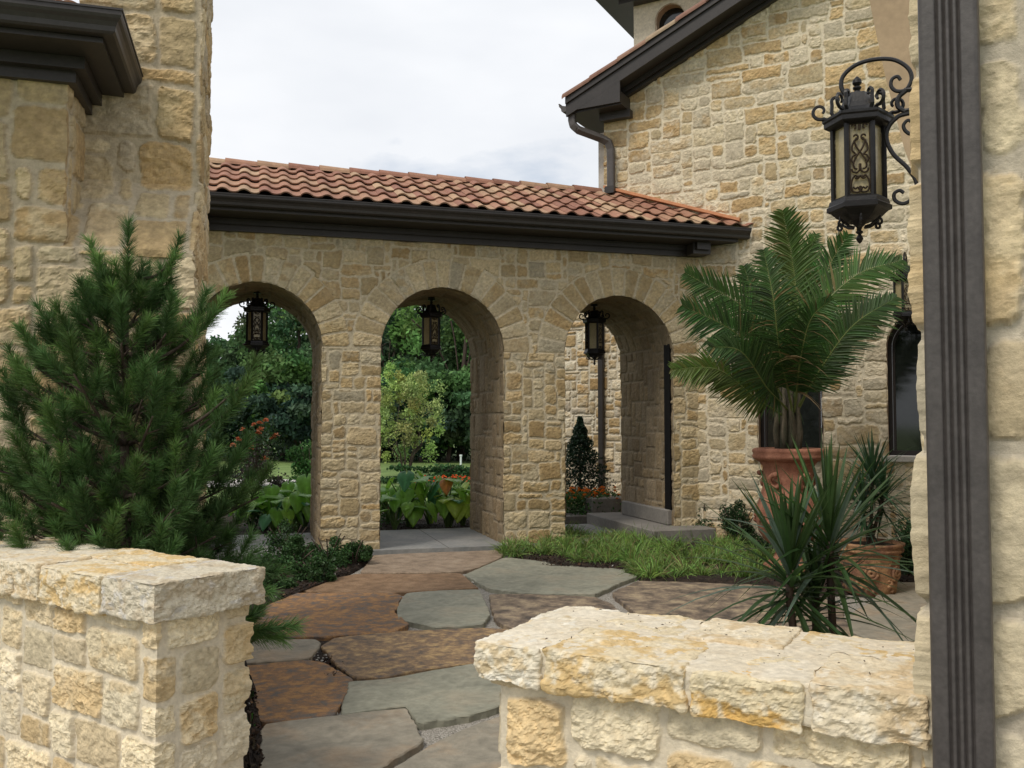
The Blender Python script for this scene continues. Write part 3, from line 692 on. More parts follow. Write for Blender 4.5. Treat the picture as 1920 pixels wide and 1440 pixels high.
# cornice return (the boxed-in eave end)
zret = zt(-1.386)-.02
mb = MB(); mb.box(Gp, e0, -1.386+.42, -FW+.045, -.03, zret-.02, zret+.16)
mb.box(Gp, -1.40, -1.386+.46, -.14, -.025, zret-.13, zret-.021)
mb.box(Gp, e0, -1.39, -.03, 4.2, zret-.02, zret+.12)
V = [Gp(a, d, z) for d in (-FW+.001, -FW+.04) for a, z in ((e0, zret-.0), (-1.386+.42, zret-.0), (-1.386+.42, zt(-1.386+.42)+.12), (e0, zt(e0)+.12))]
mb.add(V, [np.array([(3, 2, 1, 0), (4, 5, 6, 7), (0, 1, 5, 4), (1, 2, 6, 5), (2, 3, 7, 6), (3, 0, 4, 7)])])
mb.build('cornice_return', M['bronze'], gh)
mb = MB(); g = gutter_prof(0, 0, .12, .13); zg = zt(e0)+.17; n = len(g)
V = [Gp(e0+a, -FW+.01, zg+b) for a, b in g]+[Gp(e0+a, 4.2, zg+b) for a, b in g]
mb.add(V, [np.array([(i, (i+1) % n, n+(i+1) % n, n+i) for i in range(n)]), np.array([list(range(n))])]); mb.build('gutter', M['bronze_lit'], gh)
# downspout from the gutter end: drops, runs back to the wall, drops to the arcade roof
def square_tube(mb, P, w_, d_, u0, nrib=0):
    P = np.asarray(P, float); T_ = nrm(np.gradient(P, axis=0)); u0 = np.array(u0, float)
    U = nrm(u0-T_*(T_@u0)[:, None]); W = np.cross(T_, U)
    pr = [(-w_/2+.012, -d_/2), (-w_/6, -d_/2), (-w_/6+.006, -d_/2+.008), (w_/6-.006, -d_/2+.008), (w_/6, -d_/2), (w_/2-.012, -d_/2), (w_/2, -d_/2+.012), (w_/2, d_/2-.012), (w_/2-.012, d_/2), (-w_/2+.012, d_/2), (-w_/2, d_/2-.012), (-w_/2, -d_/2+.012)]
    m = len(pr); V = np.concatenate([p+u*0+np.array([a*u_+b*w2 for a, b in pr]) for p, u, u_, w2 in zip(P, U, U, W)])
    i = np.arange(len(P)-1)[:, None]*m; j = np.arange(m)[None]; k = (j+1) % m
    mb.add(V, [np.stack([i+j, i+k, i+m+k, i+m+j], -1).reshape(-1, 4), np.array([list(range(m))])])
mb = MB(); u_ = np.array((G1[0], G1[1], 0))
Pd = [Gp(-1.75, -.33, zg-.0), Gp(-1.75, -.33, zg-.12), Gp(-1.73, -.33, zg-.20), Gp(-1.66, -.31, zg-.27), Gp(-1.36, -.16, zg-.40), Gp(-1.27, -.12, zg-.46), Gp(-1.24, -.10, zg-.56), Gp(-1.24, -.095, 5.4), Gp(-1.24, -.095, 4.99)]
P2 = []
for a, b in zip(Pd[:-1], Pd[1:]):
    for k in range(4): P2.append(np.array(a)+(np.array(b)-np.array(a))*k/4)
P2.append(Pd[-1])
square_tube(mb, P2, .105, .085, (.8754, -.4833, 0)); mb.build('downspout', M['bronze_lit'], gh)
mb = MB(); mb.box(Gp, -1.31, -1.17, -.17, -.02, 4.93, 5.03); mb.build('splash_block', M['bronze'], gh)
# barrel tiles along the rake
mb = MB(); rs = np.random.default_rng(9); t = e0-.04
while t < TR:
    ct = TILE[rs.integers(len(TILE))]*rs.uniform(.75, .95)*np.array((.9, 1, 1.05)); th = np.linspace(-.35, math.pi+.2, 10); i = np.arange(9)
    V = [RK(t, -FW+.02+.085*math.cos(a), .37+.085*math.sin(a)) for a in th]+[RK(t+.47, -FW+.02+.075*math.cos(a), .36+.075*math.sin(a)) for a in th]
    mb.add(V, np.stack([i, i+1, i+11, i+10], 1), ct)
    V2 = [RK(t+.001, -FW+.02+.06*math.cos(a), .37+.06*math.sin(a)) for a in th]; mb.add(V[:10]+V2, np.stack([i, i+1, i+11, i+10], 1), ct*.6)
    t += .43
mb.build('rake_tiles', M['tile'], gh)
mb = MB(); V = [RK(e0, -FW+.04, .345), RK(TR, -FW+.04, .345), RK(TR, 5, .345), RK(e0, 5, .345)]
V += [Gp(2*TR-e0, -FW+.04, zt(e0)+.345), Gp(2*TR-e0, 5, zt(e0)+.345)]
mb.add(V, np.array([(0, 1, 2, 3), (1, 4, 5, 2)]), TILE[0]); mb.build('roof', M['tile'], gh)
mb = MB(); mb.box(Gp, -1.50, -1.40, .05, .5, 4.9, 5.9); mb.box(Gp, -1.53, -1.40, .02, .5, 4.82, 4.9); mb.build('side_window_surround', M['sill'], gh)
# flashing where the arcade roof meets the gable wall
mb = MB(); Fl = []
for k in np.linspace(-1.36, .62, 12):
    b = (Gp(k, 0)[:2]-A0)@E2; Fl.append((k, roofz(b)+.045))
V = []
for k, z in Fl: V += [Gp(k, -.05, z), Gp(k, -.10, z+.01), Gp(k, -.10, z+.045), Gp(k, -.03, z+.06), Gp(k, .0, z+.06)]
V = np.array(V); i = np.arange(11)[:, None]*5; j = np.arange(4)[None]
mb.add(V, [np.stack([i+j, i+j+1, i+j+6, i+j+5], -1).reshape(-1, 4), np.array([(55, 56, 57, 58)])], (.52, .235, .12)); mb.build('roof_flashing', M['tile'], gh)

# ------------------------------------------------------------------ tower behind
tw = thing('stone_tower', 'stone tower with dark eave and small arched window rising behind the gable roof', 'tower', (2.12, 15.5, 0))
TF = Frame((2.12, 15.5), G1)
st = Stones(9, 5, 91, mod=.068, relief=.024, rough=.02, mortar=(.56, .50, .40))
f, cum = pathmap([xy(TF(0, 3, 0)), xy(TF(0, 0, 0)), xy(TF(3.6, 0, 0))], 1)
mb = MB(); V0 = 5.5
sheet(mb, np.concatenate([np.arange(0, 3, .03), np.arange(3, cum[-1], .016)]), np.arange(V0, 9.1, .016), f, st, snap=arch_snap([(3+.66, .26, 7.6, 8.50)], .016))
mb.build('wall', M['stone'], tw)
mb = MB(); mb.box(TF, .3, 1.0, .18, .2, 7.4, 8.95); mb.build('window', M['pane'], tw)
mb = MB(); th = np.linspace(math.pi, 0, 14); ol = [(-.26, 7.6)]+[(.26*math.cos(a), 8.50+.26*math.sin(a)) for a in th]+[(.26, 7.6)]
V = [TF(.66+a, -.02, z) for a, z in ol]+[TF(.66+a, .18, z) for a, z in ol]; i = np.arange(len(ol)-1)
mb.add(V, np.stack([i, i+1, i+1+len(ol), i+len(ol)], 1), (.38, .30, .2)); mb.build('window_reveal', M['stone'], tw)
mb = MB(); mb.box(TF, -.6, 4.2, -.6, 3.6, 9.02, 9.14); mb.box(TF, -.2, 3.8, -.2, 3.2, 8.86, 9.019); mb.box(TF, -.68, 4.28, -.68, 3.68, 9.09, 9.22)
mb.build('eave', M['bronze'], tw)
mb = MB(); mb.add([TF(-.6, -.6, 9.22), TF(4.2, -.6, 9.22), TF(4.2, 3.6, 9.22), TF(-.6, 3.6, 9.22), TF(1.8, 1.5, 10.6)], np.array([(0, 1, 4), (1, 2, 4), (2, 3, 4), (3, 0, 4)]), TILE[0]); mb.build('roof', M['tile'], tw)

# ------------------------------------------------------------------ wing behind the third arch
wg = thing('stone_wing', 'pale stone house wing with a dark downspout seen through the right arch', 'building', (2, 17.2, 0))
W0 = np.array((3.7, 16.5)); 
st = Stones(4.2, 5, 55, mod=.066, relief=.022, rough=.018, mortar=(.62, .56, .45), pal=PAL_A*1.08)
WF = Frame(W0, -G1)
f, cum = pathmap([tuple(W0-3.5*G1+2.5*G2), tuple(W0-3.5*G1), tuple(W0)], 1)
mb = MB(); sheet(mb, np.concatenate([np.arange(0, 2.5, .04), np.arange(2.5, cum[-1], .018)]), np.arange(-.05, 4.3, .018), f, st)
mb.build('wall', M['stone'], wg)
mb = MB(); q = W0-2.22*G1-.07*G2
square_tube(mb, [(q[0], q[1], z) for z in np.linspace(4.3, 0, 9)], .11, .09, (.8754, -.4833, 0)); mb.build('downspout', M['bronze'], wg)
WN = Frame(tuple(W0), G1)
mb = MB(); mb.box(WN, -3.3, .1, -.3, 3.2, 4.3, 4.5); mb.build('eave', M['bronze'], wg)

# ------------------------------------------------------------------ left building
lb = thing('stone_building', 'rough stone building corner with dark cornice rising behind the pine', 'building', A(-2.2, -4.5))
palL = np.array((1.08, 1.03, .90))*np.array([(.48, .40, .27), (.45, .365, .235), (.42, .32, .19), (.39, .285, .16), (.46, .39, .28), (.43, .375, .30), (.54, .47, .35)])
mk = dict(mod=.12, joint=.007, relief=.015, rough=.019, warp=.018, wr=(2, 6), hr=(1, 3), pal=palL, mortar=(.46, .385, .27), soft=.016)
st = Stones(8, 7, 21, **mk)
mb = MB()
f, cum = pathmap([xy(A(-4.6, -5.5)), xy(A(-1.917, -5.5)), xy(A(-1.917, -4.9))], 1)
sheet(mb, samples(cum, .012), np.arange(2.6, 3.72, .010), f, st)
f, cum = pathmap([xy(A(-4.6, -5.5)), xy(A(-1.20, -5.5)), xy(A(-1.20, -3.75))], 1)
sheet(mb, samples(cum, .013), np.arange(-.05, 2.64, .012), f, st)
f0, cum = pathmap([xy(A(-1.95, 0)), xy(A(-1.20, 0)), xy(A(-1.20, 2.0))], 1)
def fT(U, V):
    P, N = f0(U, V); bb = np.where(V < 2.63, -5.5, np.where(V < 3.18, -5.5+.545*(V-2.63)/.55, -4.955))
    # shift the front plane; compress the side so it still ends at b=-3.75
    k = np.clip((U-.75)/2.0, 0, 1); sh = bb*(1-k)+(-3.75-2.0)*k
    P = P.copy(); P[..., 0] += sh*E2[0]; P[..., 1] += sh*E2[1]
    sl = ((V > 2.63) & (V < 3.18) & (U <= .75)).astype(float)*.6
    N = N.copy(); N[..., 2] = sl; return P, nrm(N)*np.linalg.norm(N[..., :2], axis=-1, keepdims=True)
sheet(mb, samples(cum, .011), np.arange(2.60, 5.4, .011), fT, Stones(4, 7, 24, **mk))
mb.build('wall', M['stone'], lb)
mb = MB()
def Lprof(mb, b_out, s_out, z0, z1, th):
    # band turning the corner: front at b_out, side at s_out
    mb.box(A, -4.6, s_out, b_out, b_out+th, z0, z1); mb.box(A, s_out-th, s_out, b_out+th, -4.96, z0, z1)
Lprof(mb, -5.56, -1.857, 3.60, 3.70, .08); Lprof(mb, -5.62, -1.80, 3.665, 3.735, .10)
mb.box(A, -4.6, -1.67, -5.86, -4.96, 3.737, 3.765); mb.box(A, -4.6, -1.70, -5.855, -5.80, 3.766, 3.90); mb.box(A, -1.74, -1.68, -5.80, -4.96, 3.766, 3.90)
mb.build('cornice', M['bronze'], lb)
mb = MB(); g = gutter_prof(0, 0, .11, .13); n = len(g); zc = 3.768
def corner(a): return A(-1.67-a, -5.86+a, 0)
V = [A(-4.6, -5.86+a, zc+b) for a, b in g]+[np.array(corner(a))+(0, 0, zc+b) for a, b in g]+[A(-1.67-a, -4.97, zc+b) for a, b in g]
Q = [(k*n+i, k*n+(i+1) % n, (k+1)*n+(i+1) % n, (k+1)*n+i) for k in (0, 1) for i in range(n)]
mb.add(V, [np.array(Q), np.array([list(range(2*n, 3*n))])]); mb.build('gutter', M['bronze'], lb)
mb = MB(); s_tiles(mb, A, -4.6, -1.6, -5.88, zc+.11, .45, 3, .33, seed=8); mb.build('roof_tiles', M['tile'], lb)

# low garden wall stub by the left building
gw = thing('garden_ledge', 'short rough stone ledge with pale cap beside the pine', 'wall', A(-3.0, -6.2))
mb = MB(); rough_block(mb, Frame(xy(A(-3.9, -6.3)), E1), 0, 1.55, 0, .45, -.05, 1.0, .02, 8, [(.16, .13, .10), (.22, .18, .13), (.30, .25, .18)], .03, .03); mb.build('wall_body', M['stone'], gw)
mb = MB(); rough_block(mb, Frame(xy(A(-3.9, -6.35)), E1), 0, 1.62, 0, .55, 1.0, 1.10, .015, 9, [(.52, .45, .34), (.60, .53, .42), (.46, .36, .22)], .02, .012); mb.build('coping', M['stone'], gw)

# ------------------------------------------------------------------ low foreground walls
whites = [(.72, .65, .51), (.78, .73, .62), (.62, .47, .26)]
ochre = [(.67, .57, .39), (.62, .45, .22), (.76, .69, .55)]
ochre2 = [(.68, .58, .39), (.64, .41, .14), (.75, .67, .51)]
cream = [(.70, .61, .45), (.62, .49, .31), (.76, .70, .58)]
palR = np.array((1.01, .98, .90))*np.array([(.67, .59, .44), (.63, .53, .37), (.70, .63, .49), (.59, .46, .28), (.66, .57, .42), (.73, .66, .53)])
def low_wall(name, label, o, d, length, depth, h, thick, front, back, end, seed, hb, mod, left_end):
    """o: corner (top, front) at the free end; d: direction away from the free end along the front"""
    th = thing(name, label, 'wall', (o[0], o[1], 0))
    fr = Frame(o, d)
    # frame: a along the wall, b to the left of d; sgn makes b point away from the camera
    sgn = 1 if left_end else -1
    def P2(a, b): p = np.array(o)+a*fr.d1+sgn*b*fr.d2; return (p[0], p[1])
    i = .055
    path = [P2(length, depth-i), P2(i, depth-i), P2(i, i), P2(length, i)]
    f, cum = pathmap(path, 1 if left_end else -1)
    st = Stones(cum[-1]+.3, h+.3, seed, mod=mod, joint=.006, relief=.011, rough=.017, warp=.013, wr=(3, 6), hr=(2, 3), pal=palR, mortar=(.68, .60, .46), soft=.008)
    mb = MB(); sheet(mb, samples(cum, [.012, .005, .0045]), np.arange(-.05, h-thick+.03, .0045), f, st); mb.build('wall_body', M['stone_near'], th)
    mb = MB()
    class Fx:
        def __call__(s, a, b, z): p = P2(a, b); return np.array((p[0], p[1], z))
        def vec(s, Q): p = np.array(o)+Q[:, :1]*fr.d1+sgn*Q[:, 1:2]*fr.d2; return np.concatenate([p, Q[:, 2:]], 1)
    fx = Fx(); k = 0
    rs = random.Random(seed)
    for (a0, a1, b0, b1, pal) in front+back+end:
        dz = rs.uniform(-.006, .006); k += 1
        rough_block(mb, fx, a0, a1, b0, b1, h-thick+rs.uniform(-.008, .01), h+dz, .0045, seed+k, pal, .008, .015)
    rough_block(mb, fx, .015, length, .014, depth-.02, h-thick+.012, h-.003, .008, seed+60, [(.70, .62, .48), (.74, .67, .54), (.66, .57, .43)], .01, .005)
    mb.build('coping', M['stone_near'], th)
    return th
dR = G1
low_wall('low_stone_wall', 'low cream stone wall with rough thick coping touching the ribbed downspout', (-.105, 2.55), dR, 1.16, .58, 1.0, .115,
   [(.215, .60, 0, .30, ochre), (.615, .885, 0, .29, ochre2), (.90, 1.15, 0, .30, cream)],
   [(.222, .48, .315, .58, ochre), (.50, .775, .305, .58, cream), (.79, 1.15, .315, .58, ochre)], [(0, .20, 0, .58, whites)], 40, 1, .066, True)
low_wall('low_stone_wall', 'low cream stone wall in front of the pine with a projecting coping end', (-1.30, 3.32), (-.82, .572), 2.6, .51, 1.012, .15,
   [(.355, .80, 0, .25, ochre), (.815, 1.01, 0, .24, cream), (1.02, 1.40, 0, .25, cream), (1.41, 1.9, 0, .25, ochre), (1.91, 2.6, 0, .25, cream)],
   [(.355, .95, .262, .51, ochre), (.965, 1.5, .255, .51, cream), (1.51, 2.0, .262, .51, cream), (2.01, 2.6, .262, .51, ochre)], [(0, .345, 0, .51, [(.60, .54, .42), (.50, .42, .30), (.58, .56, .53)])], 63, 1, .062, False)

# ------------------------------------------------------------------ right foreground building
rb = thing('stone_house_corner', 'near stone house corner at the right edge behind the ribbed downspout', 'building', (.9, 2.03, 0))
RF = Frame((.920, 2.03), G1)
st = Stones(11.5, 6, 71, mod=.12, joint=.009, relief=.015, rough=.009, warp=.014, wr=(2, 4), hr=(1, 3), pal=palR*.93, mortar=(.52, .46, .36), soft=.016)
mb = MB(); f, cum = pathmap([xy(RF(0, 9.5, 0)), xy(RF(0, .3, 0)), xy(RF(0, 0, 0)), xy(RF(.8, 0, 0))], 1)
sheet(mb, samples(cum, [.06, .006, .0045]), np.arange(.0, 3.0, .0055), f, st); mb.build('wall', M['stone_near'], rb)
# corrugated downspout
mb = MB(); wD, dD = .118, .075
pr = []
for x_, y_ in ((-wD/2, .02), (-wD/2, -.9), ): pass
xs = np.linspace(-wD/2, wD/2, 61); pts = []
def rib(x):
    d = 0.
    for c in (-.022, -.008, .006, .020): d += .0075*math.exp(-((x-c)/.0030)**2)
    e = max(0, abs(x)-(wD/2-.012)); return -dD + d + (.012-math.sqrt(max(0, .012**2-e*e)))
pts = [(x, rib(x)) for x in xs]+[(wD/2, -.01), (-wD/2, -.01)]
cx = .071; n = len(pts); V = []
for z in (0, 3.0): V += [RF(cx+a, b-.025, z) for a, b in pts]
mb.add(V, [np.array([(i, (i+1) % n, n+(i+1) % n, n+i) for i in range(n)])]); mb.build('downspout', M['bronze_lit'], rb, smooth=False)
# flared plaster haunch under the upper floor
mb = MB(); V = []; zz = np.linspace(2.5, 5.2, 16)
for z in zz:
    ex = float(np.interp(z, [2.5, 2.9, 3.2, 3.37, 3.9, 4.4, 5.2], [.0, .20, .35, .405, .52, .605, .72]))
    for (a, b) in ((-ex*.0+.1, 4.2), (-ex, 4.2), (-ex, 4.75), (.1, 4.75)): V.append(RF(a, b, z))
V = np.array(V); i = np.arange(15)[:, None]*4; j = np.arange(4)[None]; k = (j+1) % 4
mb.add(V, [np.stack([i+j, i+k, i+4+k, i+4+j], -1).reshape(-1, 4), np.array([(0, 1, 2, 3), (60, 61, 62, 63)])]); mb.build('plaster_haunch', M['plaster'], rb)
# dry bits lying on the copings
mb = MB(); rs = np.random.default_rng(88); n = 60
P = np.array([np.append(np.array((-.105, 2.55))+a*G1+b*G2, 1.012) for a, b in zip(rs.uniform(.1, 1.1, n), rs.uniform(.05, .52, n))])
Dv = rs.normal(size=(n, 3)); Dv[:, 2] *= .15; Dv = Dv/np.linalg.norm(Dv, axis=1, keepdims=True); Sv = np.cross(Dv, (0, 0, 1.)); sz = rs.uniform(.002, .0065, (n, 1))
V = np.stack([P-Dv*sz, P+Sv*sz*.5+(0, 0, .002), P+Dv*sz, P-Sv*sz*.5], 1).reshape(-1, 3)
mb.add(V, np.arange(4*n).reshape(-1, 4), (.06, .035, .02)); tag(mb.build('dry_debris', M['chip']), 'tiny dry dark bits lying on the right low wall coping', 'debris', kind='stuff')
#--OBJECTS--
# ================================================================== OBJECTS
# ------------------------------------------------------------------ lanterns
def spiral(c, r0, r1, a0, a1, n=22):
    t = np.linspace(0, 1, n); a = a0+(a1-a0)*t; r = r0+(r1-r0)*t
    return np.stack([c[0]+r*np.cos(a), c[1]+r*np.sin(a)], 1)
def smooth_path(P, n=8):
    P = np.asarray(P, float); P = np.concatenate([[2*P[0]-P[1]], P, [2*P[-1]-P[-2]]]); o = []
    for i in range(1, len(P)-2):
        for t in np.arange(n)/n:
            a, b, c, d = P[i-1:i+3]; o.append(.5*((2*b)+(-a+c)*t+(2*a-5*b+4*c-d)*t*t+(-a+3*b-3*c+d)*t**3))
    o.append(P[-2]); return np.array(o)
def hexring(r, z, rot=0): return [(r*math.cos(a+rot), r*math.sin(a+rot), z) for a in np.arange(6)*math.pi/3]
def make_lantern():
    """hexagonal wrought iron lantern, finial tip at z=0, flat panel facing -Y"""
    th = thing('lantern', 'x', 'lantern')
    mb = MB()    # body frame: posts, top band, bottom band
    for i in range(6):
        a = i*math.pi/3; p = np.array((.125*math.cos(a), .125*math.sin(a)))
        mb.tube([(p[0], p[1], .225), (p[0], p[1], .62)], .014, 6)
    def hexlathe(mb, prof):
        n = len(prof); V = []
        for r, z in prof: V += hexring(r, z)
        i = np.arange(n-1)[:, None]*6; j = np.arange(6)[None]; k = (j+1) % 6
        mb.add(V, [np.stack([i+j, i+k, i+6+k, i+6+j], -1).reshape(-1, 4), np.array([[5, 4, 3, 2, 1, 0], [(n-1)*6+q for q in range(6)]])])
    hexlathe(mb, [(.075, .115), (.11, .135), (.142, .165), (.160, .170), (.160, .192), (.150, .20), (.146, .222), (.128, .236)])
    mb.build('frame', M['iron'], th)
    mb = MB(); hexlathe(mb, [(.128, .600), (.160, .612), (.168, .618), (.168, .640), (.176, .648), (.176, .662), (.155, .668), (.128, .676), (.098, .700), (.080, .73), (.068, .765), (.060, .785), (.03, .792)]); mb.build('roof', M['iron'], th)
    mb = MB(); hexlathe(mb, [(.112, .236), (.112, .600)]); mb.build('glass', M['glass'], th)
    mb = MB()   # filigree on three panels
    h = []
    for q in (0, 2, 4):
        an = -math.pi/2+q*math.pi/3; nx, ny = math.cos(an), math.sin(an); tx, ty = -ny, nx; D = .1135
        def pan(P2, r=.0048):
            P2 = np.asarray(P2); V = [(nx*D+tx*u, ny*D+ty*u, v) for u, v in P2]; mb.tube(V, r, 4)
        for s in (1, -1):
            pan([(s*u, v) for u, v in spiral((.022, .53), .004, .020, 0, 5.0)])
            pan([(s*u, v) for u, v in smooth_path([(.028, .511), (.012, .47), (-.012, .435), (-.030, .40), (-.028, .37), (-.012, .362)])])
            pan([(s*u, v) for u, v in smooth_path([(.014, .525), (.034, .49), (.036, .46), (.02, .44), (.034, .43), (.040, .41), (.028, .39)])])
            pan([(s*u, v) for u, v in spiral((.030, .585), .004, .016, 0, 4.4)])
            pan([(s*u, v) for u, v in smooth_path([(0, .36), (.016, .345), (.034, .35), (.040, .365)])])
            pan([(s*u, v) for u, v in smooth_path([(.0, .33), (.010, .318), (.024, .33), (.038, .31), (.044, .28), (.036, .25), (.015, .243), (.0, .25)])])
            pan([(s*u, v) for u, v in spiral((.014, .322), .003, .010, 1, 6)])
            pan([(s*u, v) for u, v in smooth_path([(.002, .25), (.012, .268), (.024, .262), (.034, .272)])])
            pan([(s*.047, .242), (s*.047, .596)], .0022)
        pan([(0, .36), (0, .39)], .007); pan([(0, .565), (0, .595)], .007); pan([(0, .245), (0, .275)], .007)
    mb.build('filigree', M['grille'], th)
    mb = MB()   # scrolls on the roof
    for i in range(6):
        a = i*math.pi/3
        S1 = [(.155, .668)]+list(map(tuple, spiral((.185, .715), .045, .016, -2.0, 3.9, 18)))
        S2 = [(.115, .68), (.128, .70), (.125, .74)]+list(map(tuple, spiral((.105, .765), .022, .008, 0, 4.5, 14)))
        for S_ in (S1, S2):
            mb = MB(); mb.tube([(u*math.cos(a), u*math.sin(a), v) for u, v in S_], np.linspace(.0105, .0075, len(S_)), 5); mb.build('roof_scroll', M['iron'], th)
    mb = MB()
    for i in range(6):
        a = i*math.pi/3+math.pi/6
        S1 = [(.03, .085), (.06, .09), (.10, .115), (.115, .13)]; S2 = spiral((.105, .098), .018, .006, 1.2, -4, 12)
        mb = MB(); mb.tube([(u*math.cos(a), u*math.sin(a), v) for u, v in S1+[tuple(q) for q in S2]], .007, 5); mb.build('bottom_scroll', M['iron'], th)
    mb = MB(); mb.lathe((0, 0, 0), [(.001, 0), (.010, .008), (.019, .026), (.012, .042), (.008, .048), (.018, .058), (.018, .064), (.009, .07), (.014, .085), (.03, .10), (.05, .12)], 12); mb.build('bottom_finial', M['iron'], th)
    mb = MB(); mb.lathe((0, 0, 0), [(.04, .782), (.022, .79), (.02, .80), (.013, .806), (.022, .818), (.022, .824), (.012, .83), (.024, .845), (.022, .862), (.010, .876), (.001, .884)], 12); mb.build('top_finial', M['iron'], th)
    return th
def children(o): return [x for x in bpy.data.objects if x.parent == o]
lan = make_lantern()
def place(o, p, rz): o.location = [float(q) for q in p]; o.rotation_euler = (0, 0, rz)
al = math.atan2(E1[1], E1[0])
hang = [(-.62, 'leftmost hanging lantern, black iron, dark against the trees in the left arch'), (1.43, 'middle black iron hanging lantern against the trees in the centre arch'), (3.62, 'black iron lantern hanging in the right arch against the pale stone wing')]
for i, (s_, lb_) in enumerate(hang):
    o = lan if i == 0 else copy_tree(lan)
    pxs = (480, 808, 1115)[i]; b_ = .9
    # put it on the passage centreline where the photograph shows it
    k = (pxs-960)/F; base = A(0, b_); s2 = (k*base[1]-base[0])/(E1[0]-k*E1[1]); p = A(s2, b_, 2.44)
    place(o, p, al+(0, .25, .5)[i]); o['label'] = lb_; o['category'] = 'lantern'; o['group'] = 'lanterns hanging in the arcade arches'
    top = ZS+math.sqrt(max(.01, AW[i]**2-(s2-AC[i])**2))
    mb = MB(); n = 3; z = .87
    while z < top-2.44:
        mb.tube([(math.cos(t)*.012*(n % 2), math.cos(t)*.012*((n+1) % 2), z+.02+math.sin(t)*.018) for t in np.linspace(0, 6.28, 9)], .004, 4); z += .028; n += 1
    mb.lathe((0, 0, top-2.44-.03), [(.05, .0), (.05, .02)], 10)
    mb.build('chain', M['iron'], o, world=False)
def wall_bracket(o, reach, sc_=1.):
    """scrolled arm reaching from the lantern (x=0) to the wall at x=reach"""
    mb = MB(); k = 1/1.
    def cur(pts, r0=.0125, r1=.0125):
        P = smooth_path(pts); mb.tube([(u, 0, v) for u, v in P], np.linspace(r0, r1, len(P)), 7)
    cur([(0, .785), (-.05, .79), (-.078, .84), (-.065, .90), (0, .945), (.09, .955), (.18, .935), (.245, .88), (.262, .82), (.235, .77), (.19, .77), (.165, .80), (.17, .835), (.195, .845), (.21, .825)], .0125, .009)
    cur([(.235, .765), (.20, .735), (.195, .69), (.23, .655)])
    cur([(reach-.02, .645), (.24, .645), (.18, .625), (.145, .58), (.14, .52), (.17, .445), (.235, .365), (.275, .285), (.262, .215), (.215, .185), (.175, .205), (.17, .24), (.195, .255), (.215, .24)], .0125, .009)
    cur([(reach-.02, .535), (.28, .535), (.235, .55), (.22, .585), (.24, .61), (.262, .595)], .011, .008)
    cur([(.225, .768), (.30, .765), (reach, .765)]); cur([(.22, .66), (.30, .662), (reach, .66)])
    mb.build('wall_bracket', M['iron'], o, world=False)
    mb = MB(); V = [(reach-.02, y, z) for y, z in ((-.03, .38), (.03, .38), (.03, .84), (-.03, .84))]+[(reach, y, z) for y, z in ((-.03, .38), (.03, .38), (.03, .84), (-.03, .84))]
    mb.add(V, np.array([(0, 1, 2, 3), (7, 6, 5, 4), (0, 4, 5, 1), (1, 5, 6, 2), (2, 6, 7, 3), (3, 7, 4, 0)])); mb.build('wall_plate', M['iron'], o, world=False)
def wall_lantern(p, rz, label, reach, spin):
    o = thing('lantern', label, 'lantern', p, rz, 'wall lanterns on scrolled brackets')
    for ch in children(lan):
        if ch.name.split('.')[0] == 'chain': continue
        c = ch.copy(); col.objects.link(c); c.parent = o; c.rotation_euler = (0, 0, spin)
    wall_bracket(o, reach); return o
gz = math.atan2(G1[1], G1[0])
p1 = at(1612, 457, 4.6)
wl = wall_lantern(p1, gz, 'large black iron wall lantern with scrolled bracket beside the ribbed downspout', .51, -gz-.30); wl.scale = (.985, .985, .985)
c2 = Gp(2.70, -.47, 0); wall_lantern((c2[0], c2[1], 2.70), math.atan2(G2[1], G2[0]), 'small distant wall lantern hanging above the right arched window', .48, -1.2)

# ------------------------------------------------------------------ pots
def relief(mb, fn, c, n=12, r=.02, C=None):
    for i in range(n):
        a = i*2*math.pi/n; fn(mb, a)
urn_p = at(1477, 840, 9.75); UR = (urn_p[0], urn_p[1], 0.)
urn = thing('terracotta_urn', 'tall terracotta urn with scroll handles holding the palm', 'urn', UR)
zr_ = float(urn_p[2]); k = zr_/1.36
mb = MB(); prof = [(.24, 0), (.27, .02), (.27, .10), (.22, .13), (.16, .18), (.14, .24), (.17, .30), (.25, .36), (.315, .46), (.34, .58), (.335, .70), (.30, .82), (.265, .94), (.255, 1.06), (.265, 1.16), (.30, 1.21), (.34, 1.24)]
mb.lathe((UR[0], UR[1], 0), [(r_, z*k) for r_, z in prof], 40); mb.build('urn_body', M['terracotta'], urn, smooth=True)
mb = MB(); mb.lathe((UR[0], UR[1], 0), [(r_, z*k) for r_, z in [(.30, 1.21), (.345, 1.235), (.365, 1.25), (.372, 1.275), (.360, 1.30), (.372, 1.32), (.368, 1.35), (.335, 1.36), (.31, 1.35), (.30, 1.28), (.02, 1.27)]], 40); mb.build('rim', M['terracotta'], urn, smooth=True)
mb = MB()
for sx, ang in ((1, -1.25), (1, -2.3), (1, .4), (1, 2.4)):
    ca, sa = math.cos(ang), math.sin(ang); tx, ty = -sa, ca
    S_ = spiral((0, 1.0*k), .085, .02, 1.2, 8.2, 30)
    P = [(UR[0]+ca*(.275+.05*math.exp(-i/12))+tx*u, UR[1]+sa*(.275+.05*math.exp(-i/12))+ty*u, v) for i, (u, v) in enumerate(S_)]
    mb = MB(); mb.tube(P, np.linspace(.028, .016, len(P)), 8); mb.build('scroll_handle', M['terracotta'], urn, smooth=True)
mb = MB()   # swags round the belly
